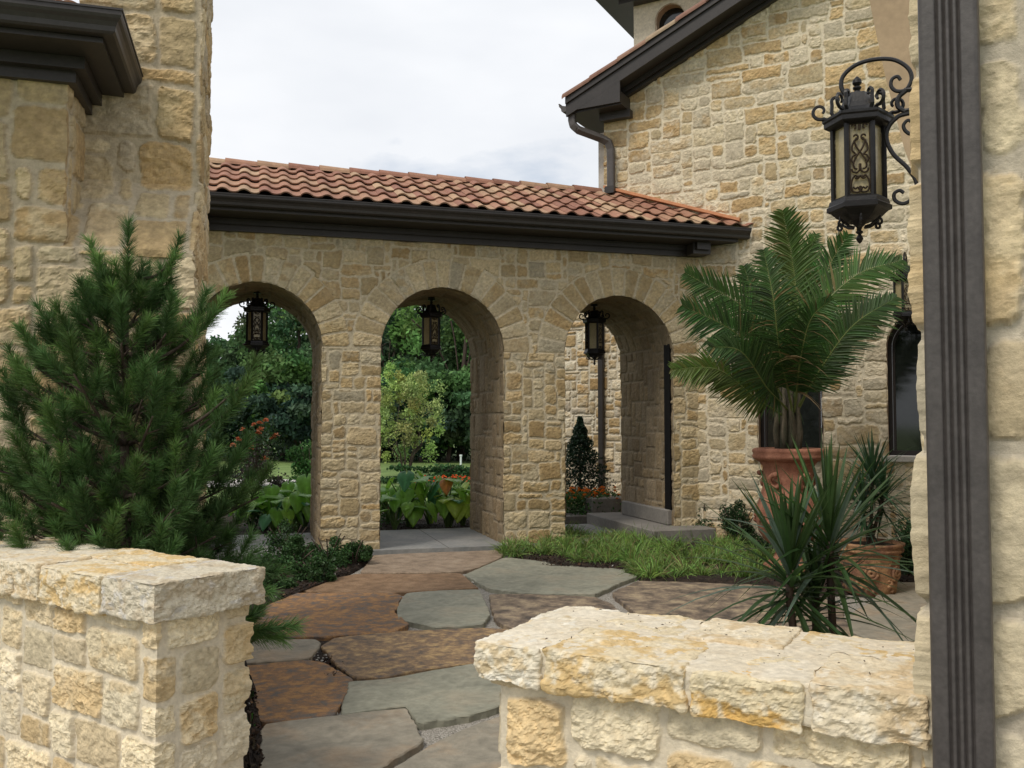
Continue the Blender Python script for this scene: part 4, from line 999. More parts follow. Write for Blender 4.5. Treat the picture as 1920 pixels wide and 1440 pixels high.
for i in range(6):
    a0_ = i*math.pi/3
    for t in np.linspace(0, 1, 12):
        a = a0_+t*math.pi/3; z = (.72-.16*math.sin(t*math.pi))*k; r_ = .335
        c = np.array((UR[0]+r_*math.cos(a), UR[1]+r_*math.sin(a), z)); q = .028+.012*math.sin(t*31)
        mb.lathe(c-(0, 0, q), [(.001, 0), (q*.8, q*.4), (q, q), (q*.7, q*1.6), (.001, q*2)], 7, rot=t*9)
mb.build('swag_relief', M['terracotta'], urn, smooth=True)
pot_p = gnd(1632, 1112, 0); pot = thing('terracotta_pot', 'squat weathered terracotta pot holding a spiky plant', 'pot', pot_p)
mb = MB(); mb.lathe(pot_p, [(.20, 0), (.225, .01), (.235, .08), (.25, .2), (.265, .33), (.275, .40)], 36); mb.build('pot_body', M['terracotta_old'], pot, smooth=True)
mb = MB(); mb.lathe(pot_p, [(.27, .39), (.30, .405), (.305, .425), (.29, .44), (.31, .46), (.315, .48), (.29, .485), (.27, .45), (.02, .44)], 36); mb.build('rim', M['terracotta_old'], pot, smooth=True)
mb = MB(); rs = np.random.default_rng(5)
for a in (-1.9, -.9, .2, 2.4):
    ca, sa = math.cos(a), math.sin(a); mb = MB()
    for rr, rad in ((.055, .014), (.025, .018)):
        mb.tube([(pot_p[0]+ca*.262-sa*rr*math.cos(t), pot_p[1]+sa*.262+ca*rr*math.cos(t), .22+rr*math.sin(t)) for t in np.linspace(0, 6.3, 16)], rad, 6)
    mb.build('rosette', M['terracotta_old'], pot, smooth=True)
mb = MB()
for i in range(60):
    a = rs.uniform(0, 6.28); z = rs.uniform(.05, .36); q = rs.uniform(.012, .03); r_ = .235+.03*z/.4
    mb.lathe((pot_p[0]+r_*math.cos(a), pot_p[1]+r_*math.sin(a), z), [(.001, -q), (q, 0), (.001, q)], 6)
mb.build('relief_ornament', M['terracotta_old'], pot, smooth=True)
for nm, c, r_ in (('urn_soil', UR, .32), ('pot_soil', pot_p, .28)):
    mb = MB(); z = zr_-.03 if nm == 'urn_soil' else .455; mb.lathe((c[0], c[1], z), [(.01, .01), (r_*.9, 0)], 20); o = mb.build(nm, M['mulch'], urn if nm == 'urn_soil' else pot)

# ------------------------------------------------------------------ palm
palm = thing('palm', 'large feathery palm spreading from the tall terracotta urn', 'palm', (UR[0], UR[1], zr_-.02))
PY = UR[1]
mb = MB(); b0 = np.array((UR[0], UR[1], zr_-.03))
mb.tube([b0+(0, 0, 0), b0+(.0, 0, .12), b0+(.005, 0, .28), b0+(0, 0, .48), b0+(0, 0, .7)], [.115, .11, .095, .075, .045], 12)
for i in range(9):
    a = i*2.4; d = np.array((math.cos(a), math.sin(a)*.8, 0))
    mb.tube([b0+d*.11, b0+d*.13+(0, 0, .2), b0+d*.11+(0, 0, .45), b0+d*.16+(0, 0, .75)], [.034, .036, .024, .012], 7)
mb.build('trunk', M['palm_trunk'], palm, smooth=True)
base = b0+(0, 0, .35)
def PP(px, py, dy=0.): return at(px, py, PY+dy)
# control points px,py,depth offset ; leaflet max length ; yellow amount ; presence of brown
fronds = [
 ([(1488, 760, 0), (1500, 640, .1), (1490, 520, .2), (1468, 396, .1)], .40, .25, .75, 'up'),
 ([(1480, 760, 0), (1455, 650, .2), (1400, 580, .3), (1285, 512, .1)], .42, .10, 1, ''),
 ([(1478, 765, 0), (1440, 700, -.15), (1380, 625, -.3), (1280, 573, -.5)], .46, -.1, 1, ''),
 ([(1470, 780, -.05), (1415, 745, -.3), (1345, 693, -.5), (1260, 692, -.6)], .33, .5, 1, ''),
 ([(1485, 770, -.1), (1462, 660, -.5), (1450, 560, -.65), (1432, 470, -.55)], .42, -.15, 1, 'c'),
 ([(1492, 760, 0), (1520, 610, -.1), (1600, 520, -.1), (1690, 488, .0)], .46, .15, 1, ''),
 ([(1495, 765, -.05), (1540, 690, -.3), (1600, 610, -.45), (1680, 558, -.45)], .38, -.3, 1, ''),
 ([(1490, 760, 0), (1515, 620, .3), (1550, 510, .45), (1590, 440, .3)], .42, .0, 1, ''),
 ([(1480, 765, 0), (1455, 680, .5), (1420, 580, .8), (1395, 500, .9)], .40, -.2, 1, ''),
 ([(1478, 770, -.05), (1440, 730, -.5), (1390, 660, -.8), (1330, 650, -.9)], .36, -.25, 1, ''),
 ([(1495, 770, 0), (1530, 700, .2), (1570, 620, .4), (1640, 600, .6)], .40, -.35, 1, ''),
 ([(1490, 765, -.1), (1500, 680, -.5), (1520, 600, -.8), (1560, 560, -1.0)], .38, -.1, 1, 'd'),
 ([(1488, 760, 0), (1488, 640, .5), (1500, 520, .8), (1530, 440, .8)], .38, .1, 1, ''),
]
for i, (cpts, LL, yel, wf, kind) in enumerate(fronds):
    rs = np.random.default_rng(100+i)
    P = smooth_path([base]+[PP(*c) for c in cpts], 16)
    seg = np.linalg.norm(np.diff(P, axis=0), axis=1); cum = np.concatenate([[0], np.cumsum(seg)]); tot = cum[-1]
    mb = MB(); mb.tube(P, np.linspace(.017, .003, len(P)), 5, (.16, .20, .06))
    NL = 74; tt = np.linspace(.24, .995, NL)
    pos = np.stack([np.interp(tt*tot, cum, P[:, q]) for q in range(3)], 1)
    Tn = nrm(np.stack([np.interp(np.minimum(tt+.02, 1)*tot, cum, P[:, q])-np.interp((tt-.02)*tot, cum, P[:, q]) for q in range(3)], 1))
    view = nrm(pos-np.array((0, 0, EYE)))
    up_ = np.array((0, 0, 1.)); 
    sideV = nrm(np.cross(Tn, .45*np.tile(up_, (NL, 1))-view))
    nrmV = nrm(np.cross(sideV, Tn))
    env = np.sin(np.clip((tt-.16)/.84, 0, 1)**.75*math.pi)**.55*.95+.10
    if kind == 'up': env = np.sin(np.clip((tt-.3)/.7, 0, 1)**.8*math.pi)**.5+.1
    base_c = np.array((.044+.08*max(0, yel), .104+.06*yel, .022))
    for sg in (-1, 1):
        D = nrm(sideV*sg*1.0+Tn*(.55+.5*tt[:, None])+nrmV*.12+rs.normal(size=(NL, 3))*.06)
        cc = jit(rs, base_c, NL, .20, .08); cc[rs.random(NL) < .03] = (.17, .14, .05)
        if yel > .2: m_ = (sg < 0) * .5; cc = cc*(1-m_)+np.array((.12, .15, .04))*m_
        lw = .025 if kind != 'up' else .030
        strips(mb, pos, D, LL*env*rs.uniform(.82, 1.12, NL)*1.04, lw*rs.uniform(.85, 1.15, NL), rs.uniform(.08, .32, NL)*(1.8 if kind == 'd' or kind == 'c' else .8), cc, 5, side=nrm(np.cross(D, nrmV)), prof=[.5, 1, .95, .75, .4, .04], fold=.25)
        if kind in 'cd' and kind:
            cc2 = np.array((.22, .15, .07)); pick = rs.random(NL) < .22
            strips(mb, pos[pick], D[pick]+(0, 0, -.3), LL*.9, .014, .6, cc2, 4, rng=rs)
    mb.build('frond', M['leaf'], palm)
mb = MB(); rs = np.random.default_rng(77); n = 26
an = rs.uniform(0, 6.28, n); D = np.stack([np.cos(an)*.5, np.sin(an)*.5, np.ones(n)], 1)
strips(mb, np.tile(b0+(0, 0, .45), (n, 1)), D, rs.uniform(.2, .5, n), .028, rs.uniform(.5, 1.4, n), jit(rs, (.10, .17, .06), n), 5, rng=rs, fold=.2); mb.build('inner_leaves', M['leaf'], palm)

# ------------------------------------------------------------------ dracaenas
def spiky_head(mb, c, n, Ln, W, rs, base_c, up=.35, axis=(0, 0, 1.)):
    i = np.arange(n); f = i/n                       # 0 = youngest (upright), 1 = oldest (hanging)
    el = R(88)-f**1.15*R(118)+rs.normal(size=n)*.10; az = i*2.399+rs.normal(size=n)*.2
    D = np.stack([np.cos(az)*np.cos(el), np.sin(az)*np.cos(el), np.sin(el)], 1)+np.array(axis)*.0
    P0 = np.tile(c, (n, 1))+np.stack([0*f, 0*f, .04-.20*f], 1)
    l_ = Ln*(.75+.35*np.sin(f*3.1))*rs.uniform(.85, 1.12, n)
    cc = jit(rs, base_c, n, .18, .06)*(1.15-.35*f)[:, None]; cc[rs.random(n) < .12] = (.10, .15, .11)
    S = nrm(np.cross(D, np.array((0, 0, 1.))+.001)); 
    strips(mb, P0, D, l_, W, (.10+.35*f)*rs.uniform(.3, 1.5, n), cc, 6, side=S, prof=[.55, .9, 1, .9, .7, .4, .03], fold=.18)
dr = gnd(1555, 1250, 0); DY = 4.15
dth = thing('dracaena', 'dark green spiky dracaena with two heads behind the right low wall', 'plant', (1.42, DY, 0))
h1, h2 = at(1482, 1068, DY-.05), at(1556, 1012, DY+.1); h3 = at(1530, 1120, DY+.12)
mb = MB()
for h in (h1, h2, h3):
    P = smooth_path([(1.44, DY, -.02), (1.44+(h[0]-1.44)*.5, DY, .3), h-(0, 0, .2), h]); mb.tube(P, .018, 7)
mb.build('stem', M['bark'], dth, smooth=True)
for q, (h, n, Ln) in enumerate(((h1, 62, .56), (h2, 62, .58), (h3, 34, .40))):
    mb = MB(); spiky_head(mb, h, n+16, Ln, .027, np.random.default_rng(3+q), (.045, .090, .028)); mb.build('leaf_head', M['glossy'], dth)
d2 = thing('dracaena', 'grey green spiky dracaena growing from the squat terracotta pot', 'plant', (pot_p[0], pot_p[1], .44))
heads = [(at(1636, 895, pot_p[1]), 90, .55), (at(1618, 950, pot_p[1]-.1), 60, .48), (at(1655, 930, pot_p[1]+.05), 60, .5)]
mb = MB()
for h, n, l_ in heads: mb.tube(smooth_path([(pot_p[0], pot_p[1], .42), (pot_p[0]+(h[0]-pot_p[0])*.6, pot_p[1], .75), h]), .016, 6)
mb.build('stem', M['bark'], d2, smooth=True)
for q, (h, n, l_) in enumerate(heads):
    mb = MB(); spiky_head(mb, h, n, l_, .024, np.random.default_rng(33+q), (.035, .08, .035)); mb.build('leaf_head', M['glossy'], d2)

# ------------------------------------------------------------------ pine
PINE = np.array((-2.10, 4.92, 0.))
pine = thing('pine_tree', 'small bushy dark green pine in front of the left stone building', 'tree', PINE)
rs = np.random.default_rng(12)
tips = []; wood = MB()
topz_ = 2.66
trunk = [PINE+(0, 0, 0), PINE+(.02, 0, .8), PINE+(0, 0, 1.6), PINE+(.0, 0, 2.45)]
TP = smooth_path(trunk); wood.tube(TP, np.linspace(.045, .010, len(TP)), 8)
tips.append((PINE+(0, 0, 2.42), (0, 0, 1), .24, 1.2))
for z in (2.30, 2.36): 
    for a in np.arange(5)*1.257+z*3:
        tips.append((PINE+(.04*math.cos(a), .04*math.sin(a), z-.05), (.55*math.cos(a), .55*math.sin(a), 1), .15, 1))
hlev = np.concatenate([np.linspace(.28, 1.2, 8), np.linspace(1.32, 2.12, 6)])
for hi, z0 in enumerate(hlev):
    nb = 9 if z0 < 1.3 else 7
    rmax = np.interp(z0, [.2, .6, 1.0, 1.3, 1.6, 1.9, 2.12, 2.4], [.60, .66, .62, .55, .42, .29, .18, .06])
    for k_ in range(nb):
        a = 2*math.pi*k_/nb+hi*1.1+rs.uniform(-.25, .25)
        rr = rmax*rs.uniform(.72, 1.22)
        dx, dy = math.cos(a), math.sin(a)
        if dy > .2: rr = min(rr, .50/dy)               # the stone wall behind limits it
        if dy < 0: rr = min(rr, .62/max(.01, -dy)+.0)
        o = PINE+(0, 0, z0); e = PINE+(dx*rr, dy*rr, z0+rr*(.30 if z0 < 1.3 else .55)+rs.uniform(-.03, .06))
        m_ = (o+e)/2+(0, 0, -.06*rr)
        P = smooth_path([o, m_, e]); wood.tube(P, np.linspace(.014, .005, len(P)), 5)
        ed = nrm(e-m_); tips.append((e-ed*.05, ed*.6+np.array((0, 0, .75)), rs.uniform(.15, .22), 1.2))
        ns = int(2+rr*6)
        for j in range(ns):
            f = .25+.7*j/ns; p = o+(e-o)*f+(0, 0, -.06*rr*math.sin(f*3.1)); sa = (1 if j % 2 else -1)*rs.uniform(.5, 1.1)
            d = np.array((dx*math.cos(sa)-dy*math.sin(sa), dx*math.sin(sa)+dy*math.cos(sa), rs.uniform(.25, .8)))
            L_ = rs.uniform(.08, .2)*(1.15-f*.5); q = p+nrm(d)*L_
            wood.tube([p, q], [.005, .003], 4, cap=False); tips.append((q-nrm(d)*.06, d+np.array((0, 0, .55)), rs.uniform(.11, .18), 1))
for px, py, dy, dr_ in ((495, 1075, -.35, (1, -.3, .2)), (470, 1110, -.45, (1, -.4, .1)), (505, 1180, -.9, (1, 0, .15)), (478, 1190, -.92, (1, 0, -.1)), (15, 905, -.1, (-1, 0, .3)), (30, 690, -.1, (-.4, 0, 1)), (85, 610, -.1, (-.4, 0, 1)), (180, 490, 0, (-.3, 0, 1)), (325, 485, 0, (.3, 0, 1)), (375, 585, -.1, (.3, 0, 1)), (462, 715, -.2, (.4, 0, 1)), (440, 760, -.15, (.5, 0, .8)), (400, 590, -.2, (.5, 0, .8)), (60, 650, 0, (-.6, 0, .9)), (60, 760, 0, (-.9, 0, .6)), (20, 730, 0, (-.5, 0, 1))):
    p = at(px, py, 4.9+dy); q = PINE+np.array(((p[0]-PINE[0])*.3, (p[1]-PINE[1])*.3, max(.15, p[2]-.45*abs(p[0]-PINE[0]))))
    P = smooth_path([q, (p+q)/2+(0, 0, -.03), p]); wood.tube(P, np.linspace(.012, .005, len(P)), 5)
    d = nrm(np.array(dr_, float)); tips.append((p-d*.10, d, .19, 1)); tips.append((p-d*.14+(0, -.03, 0), d+(.3, -.2, .2), .14, 1)); tips.append((p-d*.2, d+(-.4, .1, .3), .13, 1))
wood.build('branches', M['bark'], pine, smooth=True)
P0, D, Ln, Cc = [], [], [], []
for p, d, L_, k in tips:
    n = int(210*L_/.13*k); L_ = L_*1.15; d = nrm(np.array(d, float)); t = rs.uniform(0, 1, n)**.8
    az = rs.uniform(0, 6.283, n); u = nrm(np.cross(d, (.3, .2, .9))); v = np.cross(d, u)
    sp_ = rs.uniform(.45, 1.25, n)*(1.1-.45*t)
    dirs = nrm(d[None]*1.0+(u[None]*np.cos(az)[:, None]+v[None]*np.sin(az)[:, None])*sp_[:, None]*1.3)
    P0.append(p+d*(L_*t)[:, None]); D.append(dirs); Ln.append(rs.uniform(.055, .082, n))
    g = rs.uniform(.6, 1.5); c = np.array((.055, .112, .032))*g if rs.random() < .7 else np.array((.085, .155, .040))*g
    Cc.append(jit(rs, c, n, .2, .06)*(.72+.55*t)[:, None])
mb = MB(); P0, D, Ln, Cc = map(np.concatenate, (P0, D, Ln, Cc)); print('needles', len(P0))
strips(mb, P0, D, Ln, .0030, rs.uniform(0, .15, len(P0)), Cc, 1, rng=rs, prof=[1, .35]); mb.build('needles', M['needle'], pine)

# ------------------------------------------------------------------ shrubs
def shrub(name, label, cat, c, rad, n, size, colr, group=None, mat='leaf', seed=1, clumps=14, stems=7, hue=.08, asp=.55):
    rs = np.random.default_rng(seed); th = thing(name, label, cat, c, 0, group)
    c = np.array(c, float); rad = np.array(rad, float); mb = MB()
    for i in range(stems):
        a = i*2.4; e = c+np.array((math.cos(a)*rad[0]*.6, math.sin(a)*rad[1]*.6, rad[2]*rs.uniform(.8, 1.5)))
        mb.tube(smooth_path([c+(0, 0, -.03), (c+e)/2+(0, 0, .03), e]), .007*max(1, rad[2]*2), 4)
    mb.build('stems', M['bark'], th)
    mb = MB(); cl = rs.normal(size=(clumps, 3)); cl = nrm(cl)*rs.uniform(.35, .95, (clumps, 1)); cl[:, 2] = np.abs(cl[:, 2])*1.5+.1
    cr = rs.uniform(.22, .42, clumps); k = rs.integers(clumps, size=n)
    off = nrm(rs.normal(size=(n, 3)))*(rs.uniform(0, 1, (n, 1))**.45)*cr[k][:, None]
    P = c+(cl[k]+off)*rad; P[:, 2] = np.maximum(P[:, 2], c[2]+.01)
    cb = np.array(colr)*rs.uniform(.8, 1.25, (clumps, 1))
    leaves(mb, P, size, np.clip(cb[k]*(1+.2*rs.normal(size=(n, 1)))*(1+hue*rs.normal(size=(n, 3))), .003, .9), rs, asp=asp); mb.build('foliage', M[mat], th); return th
gr = 'low dark shrubs around the courtyard'
for i, (px, py, rx, rz_, lb_) in enumerate(((555, 1072, .36, .24, 'low dark green shrub between the pine and the stone pier'), (615, 1064, .34, .26, 'low glossy shrub at the foot of the left pier'), (662, 1062, .26, .20, 'small low shrub at the tip of the left bed beside the tan flagstone'), (540, 1050, .40, .30, 'dark shrub against the walkway slab between the pine and the left pier'), (585, 1092, .30, .18, 'low spreading shrub at the front edge of the left bed beside the brown flagstone'), (505, 1108, .36, .20, 'low dark shrub at the edge of the pine above the rusty flagstone'))):
    g_ = gnd(px, py); shrub('low_shrub', lb_, 'shrub', g_, (rx*.9, rx*.8, rz_), 3600, .032, (.045, .10, .030), gr, seed=20+i)
for i, (px, py, rx, rz_, lb_) in enumerate(((1315, 1012, .30, .34, 'small dark shrub beside the long concrete step'), (1385, 1022, .34, .36, 'dark shrub left of the terracotta urn'), (1450, 1045, .32, .24, 'dark shrub at the foot of the terracotta urn'), (1710, 1080, .34, .42, 'dark shrub behind the squat pot by the house corner'), (1560, 1050, .35, .18, 'dark shrub between the urn and the squat pot'))):
    g_ = gnd(px, py); shrub('dark_shrub', lb_, 'shrub', g_, (rx, rx*.8, rz_), 3600, .036, (.030, .068, .024), gr, seed=40+i)
g_ = np.array((-.98, 2.95, 0)); g2 = gnd(480, 1330)
for i, (px, py, r_) in enumerate(((468, 1318, .05), (470, 1370, .06))):
    shrub('ground_cover_plant', ('small green weed beside the end of the left low wall', 'lower small green weed in the mulch beside the left low wall')[i], 'plant', gnd(px, py), (r_, r_, .08), 70, .03, (.05, .13, .03), seed=70+i, clumps=5, stems=3)

# ------------------------------------------------------------------ ornamental grass (uncountable tufts)
poly = np.array([gnd(*p)[:2] for p in ((935, 1048), (1010, 1052), (1100, 1062), (1185, 1075), (1210, 1088), (1420, 1095), (1500, 1090), (1470, 1050), (1400, 1032), (1300, 1010), (1225, 1012), (1110, 1012), (1060, 1000), (960, 1020))])
def inpoly(P, poly):
    r = np.zeros(len(P), bool); j = len(poly)-1
    for i in range(len(poly)):
        a, b = poly[i], poly[j]; c = ((a[1] > P[:, 1]) != (b[1] > P[:, 1])) & (P[:, 0] < (b[0]-a[0])*(P[:, 1]-a[1])/(b[1]-a[1]+1e-12)+a[0]); r ^= c; j = i
    return r
rs = np.random.default_rng(8); lo, hi = poly.min(0), poly.max(0)
T_ = rs.uniform(lo, hi, (1200, 2)); T_ = T_[inpoly(T_, poly)][:230]
mb = MB(); k = rs.integers(len(T_), size=14000); n = len(k); az = rs.uniform(0, 6.28, n); rr = rs.uniform(0, .06, n)
P0 = np.column_stack([T_[k]+np.stack([np.cos(az), np.sin(az)], 1)*rr[:, None], np.full(n, .02)])
D = np.column_stack([np.cos(az)*1.1*rr/.06+.2*rs.normal(size=n), np.sin(az)*1.1*rr/.06+.2*rs.normal(size=n), np.ones(n)])
tc_ = rs.uniform(.75, 1.25, len(T_)); tl = rs.uniform(.8, 1.25, len(T_))
lift = np.array((.5, .5, 1.))
cc = jit(rs, (.19, .31, .075), n, .25, .1)*tc_[k][:, None]; cc[rs.random(n) < .10] = (.26, .22, .10); cc[rs.random(n) < .15] *= .55
strips(mb, P0, D, rs.uniform(.20, .38, n)*tl[k], .010, rs.uniform(.3, 1.1, n), cc, 4, rng=rs)
tag(mb.build('ornamental_grass', M['leaf']), 'bright green arching ornamental grass in front of the arcade', 'grass', kind='stuff')
# mulch chips
mb = MB(); rs = np.random.default_rng(9); pts_ = []
for (cx_, cy_, w_, h_, n) in ((1.2, 10.6, 3.6, 1.6, 5000), (3.6, 9.6, 2.5, 2., 1800), (-2.2, 8.6, 2.4, 3.4, 5000), (-1.25, 5.0, .5, 2.4, 2400), (.5, 14.3, 7, 1.6, 2500)):
    pts_.append(np.column_stack([cx_+w_*(rs.random(n)-.5), cy_+h_*(rs.random(n)-.5)]))
P = np.concatenate(pts_)
beds = [o for o in bpy.data.objects if o.name.startswith('mulch_bed')]
from mathutils.bvhtree import BVHTree
dg = None
keep = []; zs_ = []
trees_ = []
for o in beds:
    me = o.data; trees_.append(BVHTree.FromPolygons([v.co[:] for v in me.vertices], [p.vertices[:] for p in me.polygons]))
for p in P:
    zz = None
    for t_ in trees_:
        h_ = t_.ray_cast(Vector((p[0], p[1], 1)), Vector((0, 0, -1)))
        if h_[0] is not None: zz = max(zz or -1, h_[0].z)
    keep.append(zz is not None); zs_.append(zz or 0)
keep = np.array(keep); P = np.column_stack([P, np.array(zs_)+.006])[keep]
n = len(P); cc = jit(rs, (.045, .028, .018), n, .4, .1); cc[rs.random(n) < .012] = (.35, .33, .30)
leaves(mb, P, .035, cc, rs, up=.9, asp=.45); tag(mb.build('mulch_chips', M['chip']), 'dark bark mulch chips covering the planting beds', 'mulch', kind='stuff')
# pebbles in the gravel gaps
mb = MB(); n = 500
for (px, py) in ((745, 1145), (740, 1155), (600, 1222), (612, 1232), (640, 1300), (880, 1082), (905, 1092), (600, 1240), (628, 1345)):
    for i in range(14):
        g_ = gnd(px+rs.normal()*7, py+rs.normal()*8); q = rs.uniform(.006, .014); mb.lathe(g_+(0, 0, -.004), [(.001, 0), (q, q*.6), (q*.7, q*1.1), (.001, q*1.3)], 6, rot=rs.random()*6, C=rs.uniform(.3, .6)*np.array((1, .95, .85)))
tag(mb.build('pebbles', M['chip']), 'pale pebbles lying in the gaps between flagstones', 'pebbles', kind='stuff')

# ------------------------------------------------------------------ elephant ears behind the arcade
def ear_leaf(mb, c, d, L_, colr, roll, rs):
    """heart-shaped leaf hanging from its petiole tip c, pointing along d"""
    d = nrm(np.array(d, float)); up_ = np.array((0, 0, 1.)); s = nrm(np.cross(d, up_+.01)); nn = np.cross(s, d)
    s, nn = s*math.cos(roll)+nn*math.sin(roll), nn*math.cos(roll)-s*math.sin(roll)
    v = np.array([-.28, -.18, 0, .2, .4, .6, .8, .95, 1.0]); w_ = np.array([.22, .36, .46, .47, .40, .30, .18, .06, .0])
    V, Q = [], []; cs = []
    for i, (a, b) in enumerate(zip(v, w_)):
        for j, u in enumerate((-1, -.66, -.33, 0, .33, .66, 1)):
            if a < 0 and abs(u) < .2: aa = 0
            else: aa = a
            x = b*u; z = -.14*a*a*1.4+.16*abs(u)*b*1.2-.10*(abs(u)**3)+.012*math.sin(a*26)*abs(u)
            V.append(c+L_*(d*aa+s*x+nn*z)); cs.append(np.array(colr)*(1.35 if j == 3 else 1)*rs.uniform(.9, 1.1))
    for i in range(len(v)-1):
        for j in range(6): Q.append((i*7+j, i*7+j+1, i*7+j+8, i*7+j+7))
    mb.add(V, np.array(Q), np.clip(cs, 0, .9))
ears = [(500, 996, .8, 0), (535, 990, .82, 0), (572, 992, .95, 0), (470, 996, .8, 0), (728, 985, .85, 0), (765, 992, 1.0, 0), (805, 988, .95, 0), (838, 992, .9, 1), (868, 990, .75, 2), (905, 985, .8, 2), (600, 990, .8, 0), (745, 1000, .7, 0), (785, 1003, .6, 3), (860, 1000, .62, 2)]
ears += [(555, 1000, .7, 0), (515, 1003, .6, 0)]
elab = ['broad leaved green elephant ear at the left side of the left arch, behind the roses', 'elephant ear with upright broad leaves in the middle of the left arch', 'tallest elephant ear against the right side of the left arch', 'elephant ear partly behind the pine branches', 'elephant ear with drooping leaf beside the left pier of the middle arch', 'tall elephant ear under the pale variegated tree', 'elephant ear with large dark leaves in the middle of the centre arch', 'elephant ear with one brown withered leaf', 'yellow green elephant ear at the right side of the middle arch', 'yellow green elephant ear behind the middle pier', 'elephant ear hidden behind the left pier', 'short elephant ear in front beside the pier of the middle arch', 'small pale elephant ear seedling at the walkway edge', 'small yellow green elephant ear low beside the arch jamb', 'short elephant ear at the walkway edge in the left arch', 'lowest small elephant ear at the walkway edge in the left arch']
for i, (px, py, hh, kd) in enumerate(ears):
    rs = np.random.default_rng(200+i); hh *= .86; g_ = gnd(px, py, -.02); g_[1] = max(g_[1], A(0, 2.1)[1]+g_[0]*.29+.9) if False else g_[1]
    b_ = (g_[:2]-A0)@E2
    if b_ < 2.2: g_[:2] += E2*(2.2-b_+rs.uniform(0, .4))
    th = thing('elephant_ear_plant', elab[i], 'plant', g_, 0, 'elephant ear plants behind the arcade'); st_ = MB(); lf = MB()
    for q in range(11):
        a = q*2.4+rs.uniform(-.4, .4); hz = hh*rs.uniform(.55, 1.05); rr = rs.uniform(.12, .34)
        e = g_+np.array((math.cos(a)*rr, math.sin(a)*rr, hz*.95)); P = smooth_path([g_+(0, 0, 0), g_+(math.cos(a)*rr*.4, math.sin(a)*rr*.4, hz*.55), e], 5)
        st_.tube(P, np.linspace(.016, .008, len(P)), 5, (.14, .22, .07))
        c_ = ((.17, .38, .05), (.25, .46, .06))[q % 2] if kd == 0 else ((.38, .52, .07) if kd == 2 else (.22, .42, .06))
        if rs.random() < .15: c_ = (.08, .25, .10)
        if kd == 1 and q == 2: c_ = (.50, .20, .05)
        ear_leaf(lf, e, (math.cos(a)*.5, math.sin(a)*.5-.25, -.75 if rs.random() < .8 else .1), rs.uniform(.24, .38)*(hh**.5), c_, rs.uniform(-.3, .3), rs)
    st_.build('stalks', M['glossy'], th, smooth=True); lf.build('leaves', M['glossy'], th, smooth=True)

# ------------------------------------------------------------------ roses, flowers, cone shrub, hedge
def flower_cloud(mb, P, size, colr, rs):
    for p in P:
        n = 9; az = rs.uniform(0, 6.28, n); el = rs.uniform(.1, 1.3, n); D = np.stack([np.cos(az)*np.cos(el), np.sin(az)*np.cos(el), np.sin(el)], 1)
        D = D + np.array((0, -.5, 0)); strips(mb, np.tile(p, (n, 1)), D, size*rs.uniform(.7, 1.1), size*.9, .3, jit(rs, colr, n, .12, .05), 2, rng=rs, prof=[.3, 1, .6])
rp = at(478, 880, 13.9); ro = (rp[0], rp[1], -.02)
rose = shrub('rose_bush', 'tall rose bush with orange blooms behind the left arch', 'rose bush', ro, (.42, .35, .5), 900, .055, (.05, .11, .035), seed=5, clumps=12)
rose_st = MB(); rs = np.random.default_rng(15); Pf = [at(x, y, 13.8+rs.uniform(-.2, .2)) for x, y in ((455, 805), (477, 797), (488, 794), (489, 806), (498, 790), (484, 812), (518, 816), (466, 822), (447, 824), (437, 835), (449, 862), (497, 860), (470, 840), (512, 822))]
for p in Pf: rose_st.tube(smooth_path([np.array(ro)+(rs.uniform(-.1, .1), 0, .5), (np.array(ro)+(0, 0, 1.0)+p)/2, p]), .005, 4)
rose_st.build('canes', M['bark'], rose)
mb = MB(); flower_cloud(mb, Pf, .07, (.88, .34, .18), rs); mb.build('roses', M['petal'], rose)
mb = MB(); Pl = np.concatenate([p+rs.normal(size=(60, 3))*.10-(0, 0, .12) for p in Pf]); leaves(mb, Pl, .05, jit(rs, (.06, .13, .035), len(Pl)), rs); mb.build('upper_leaves', M['leaf'], rose)
# orange flower bed right
def flowerbed(label, cpx, spread, nL, nF, seed, colr=(.80, .24, .03), hgt=.35, fs=.035, Y=None):
    rs = np.random.default_rng(seed); mb = MB(); c = gnd(*cpx, -.02)
    if Y: c = np.array((c[0]*Y/c[1], Y, -.02))
    P = c+np.column_stack([rs.normal(size=nL)*spread[0], rs.normal(size=nL)*spread[1], rs.uniform(0, hgt, nL)]); leaves(mb, P, .06, jit(rs, (.06, .13, .035), nL), rs)
    Q = c+np.column_stack([rs.normal(size=nF)*spread[0], rs.normal(size=nF)*spread[1], rs.uniform(hgt*.75, hgt*1.15, nF)]); flower_cloud(mb, Q, fs, colr, rs)
    tag(mb.build('flowers', M['petal']), label, 'flowers', kind='stuff')
flowerbed('orange flowers in front of the dark conical shrub', (1092, 950), (.30, .25), 2600, 130, 1, hgt=.50, Y=15.0)
flowerbed('orange flowers beyond the elephant ears in the middle arch', (880, 925), (.8, .4), 2500, 120, 2, (.85, .16, .05), .35, .04)
flowerbed('orange flowers low among the elephant ears in the left arch', (552, 985), (.25, .2), 500, 40, 3, hgt=.4)
flowerbed('orange flowers low beside the left side of the middle arch', (722, 985), (.2, .2), 400, 30, 4, hgt=.4)
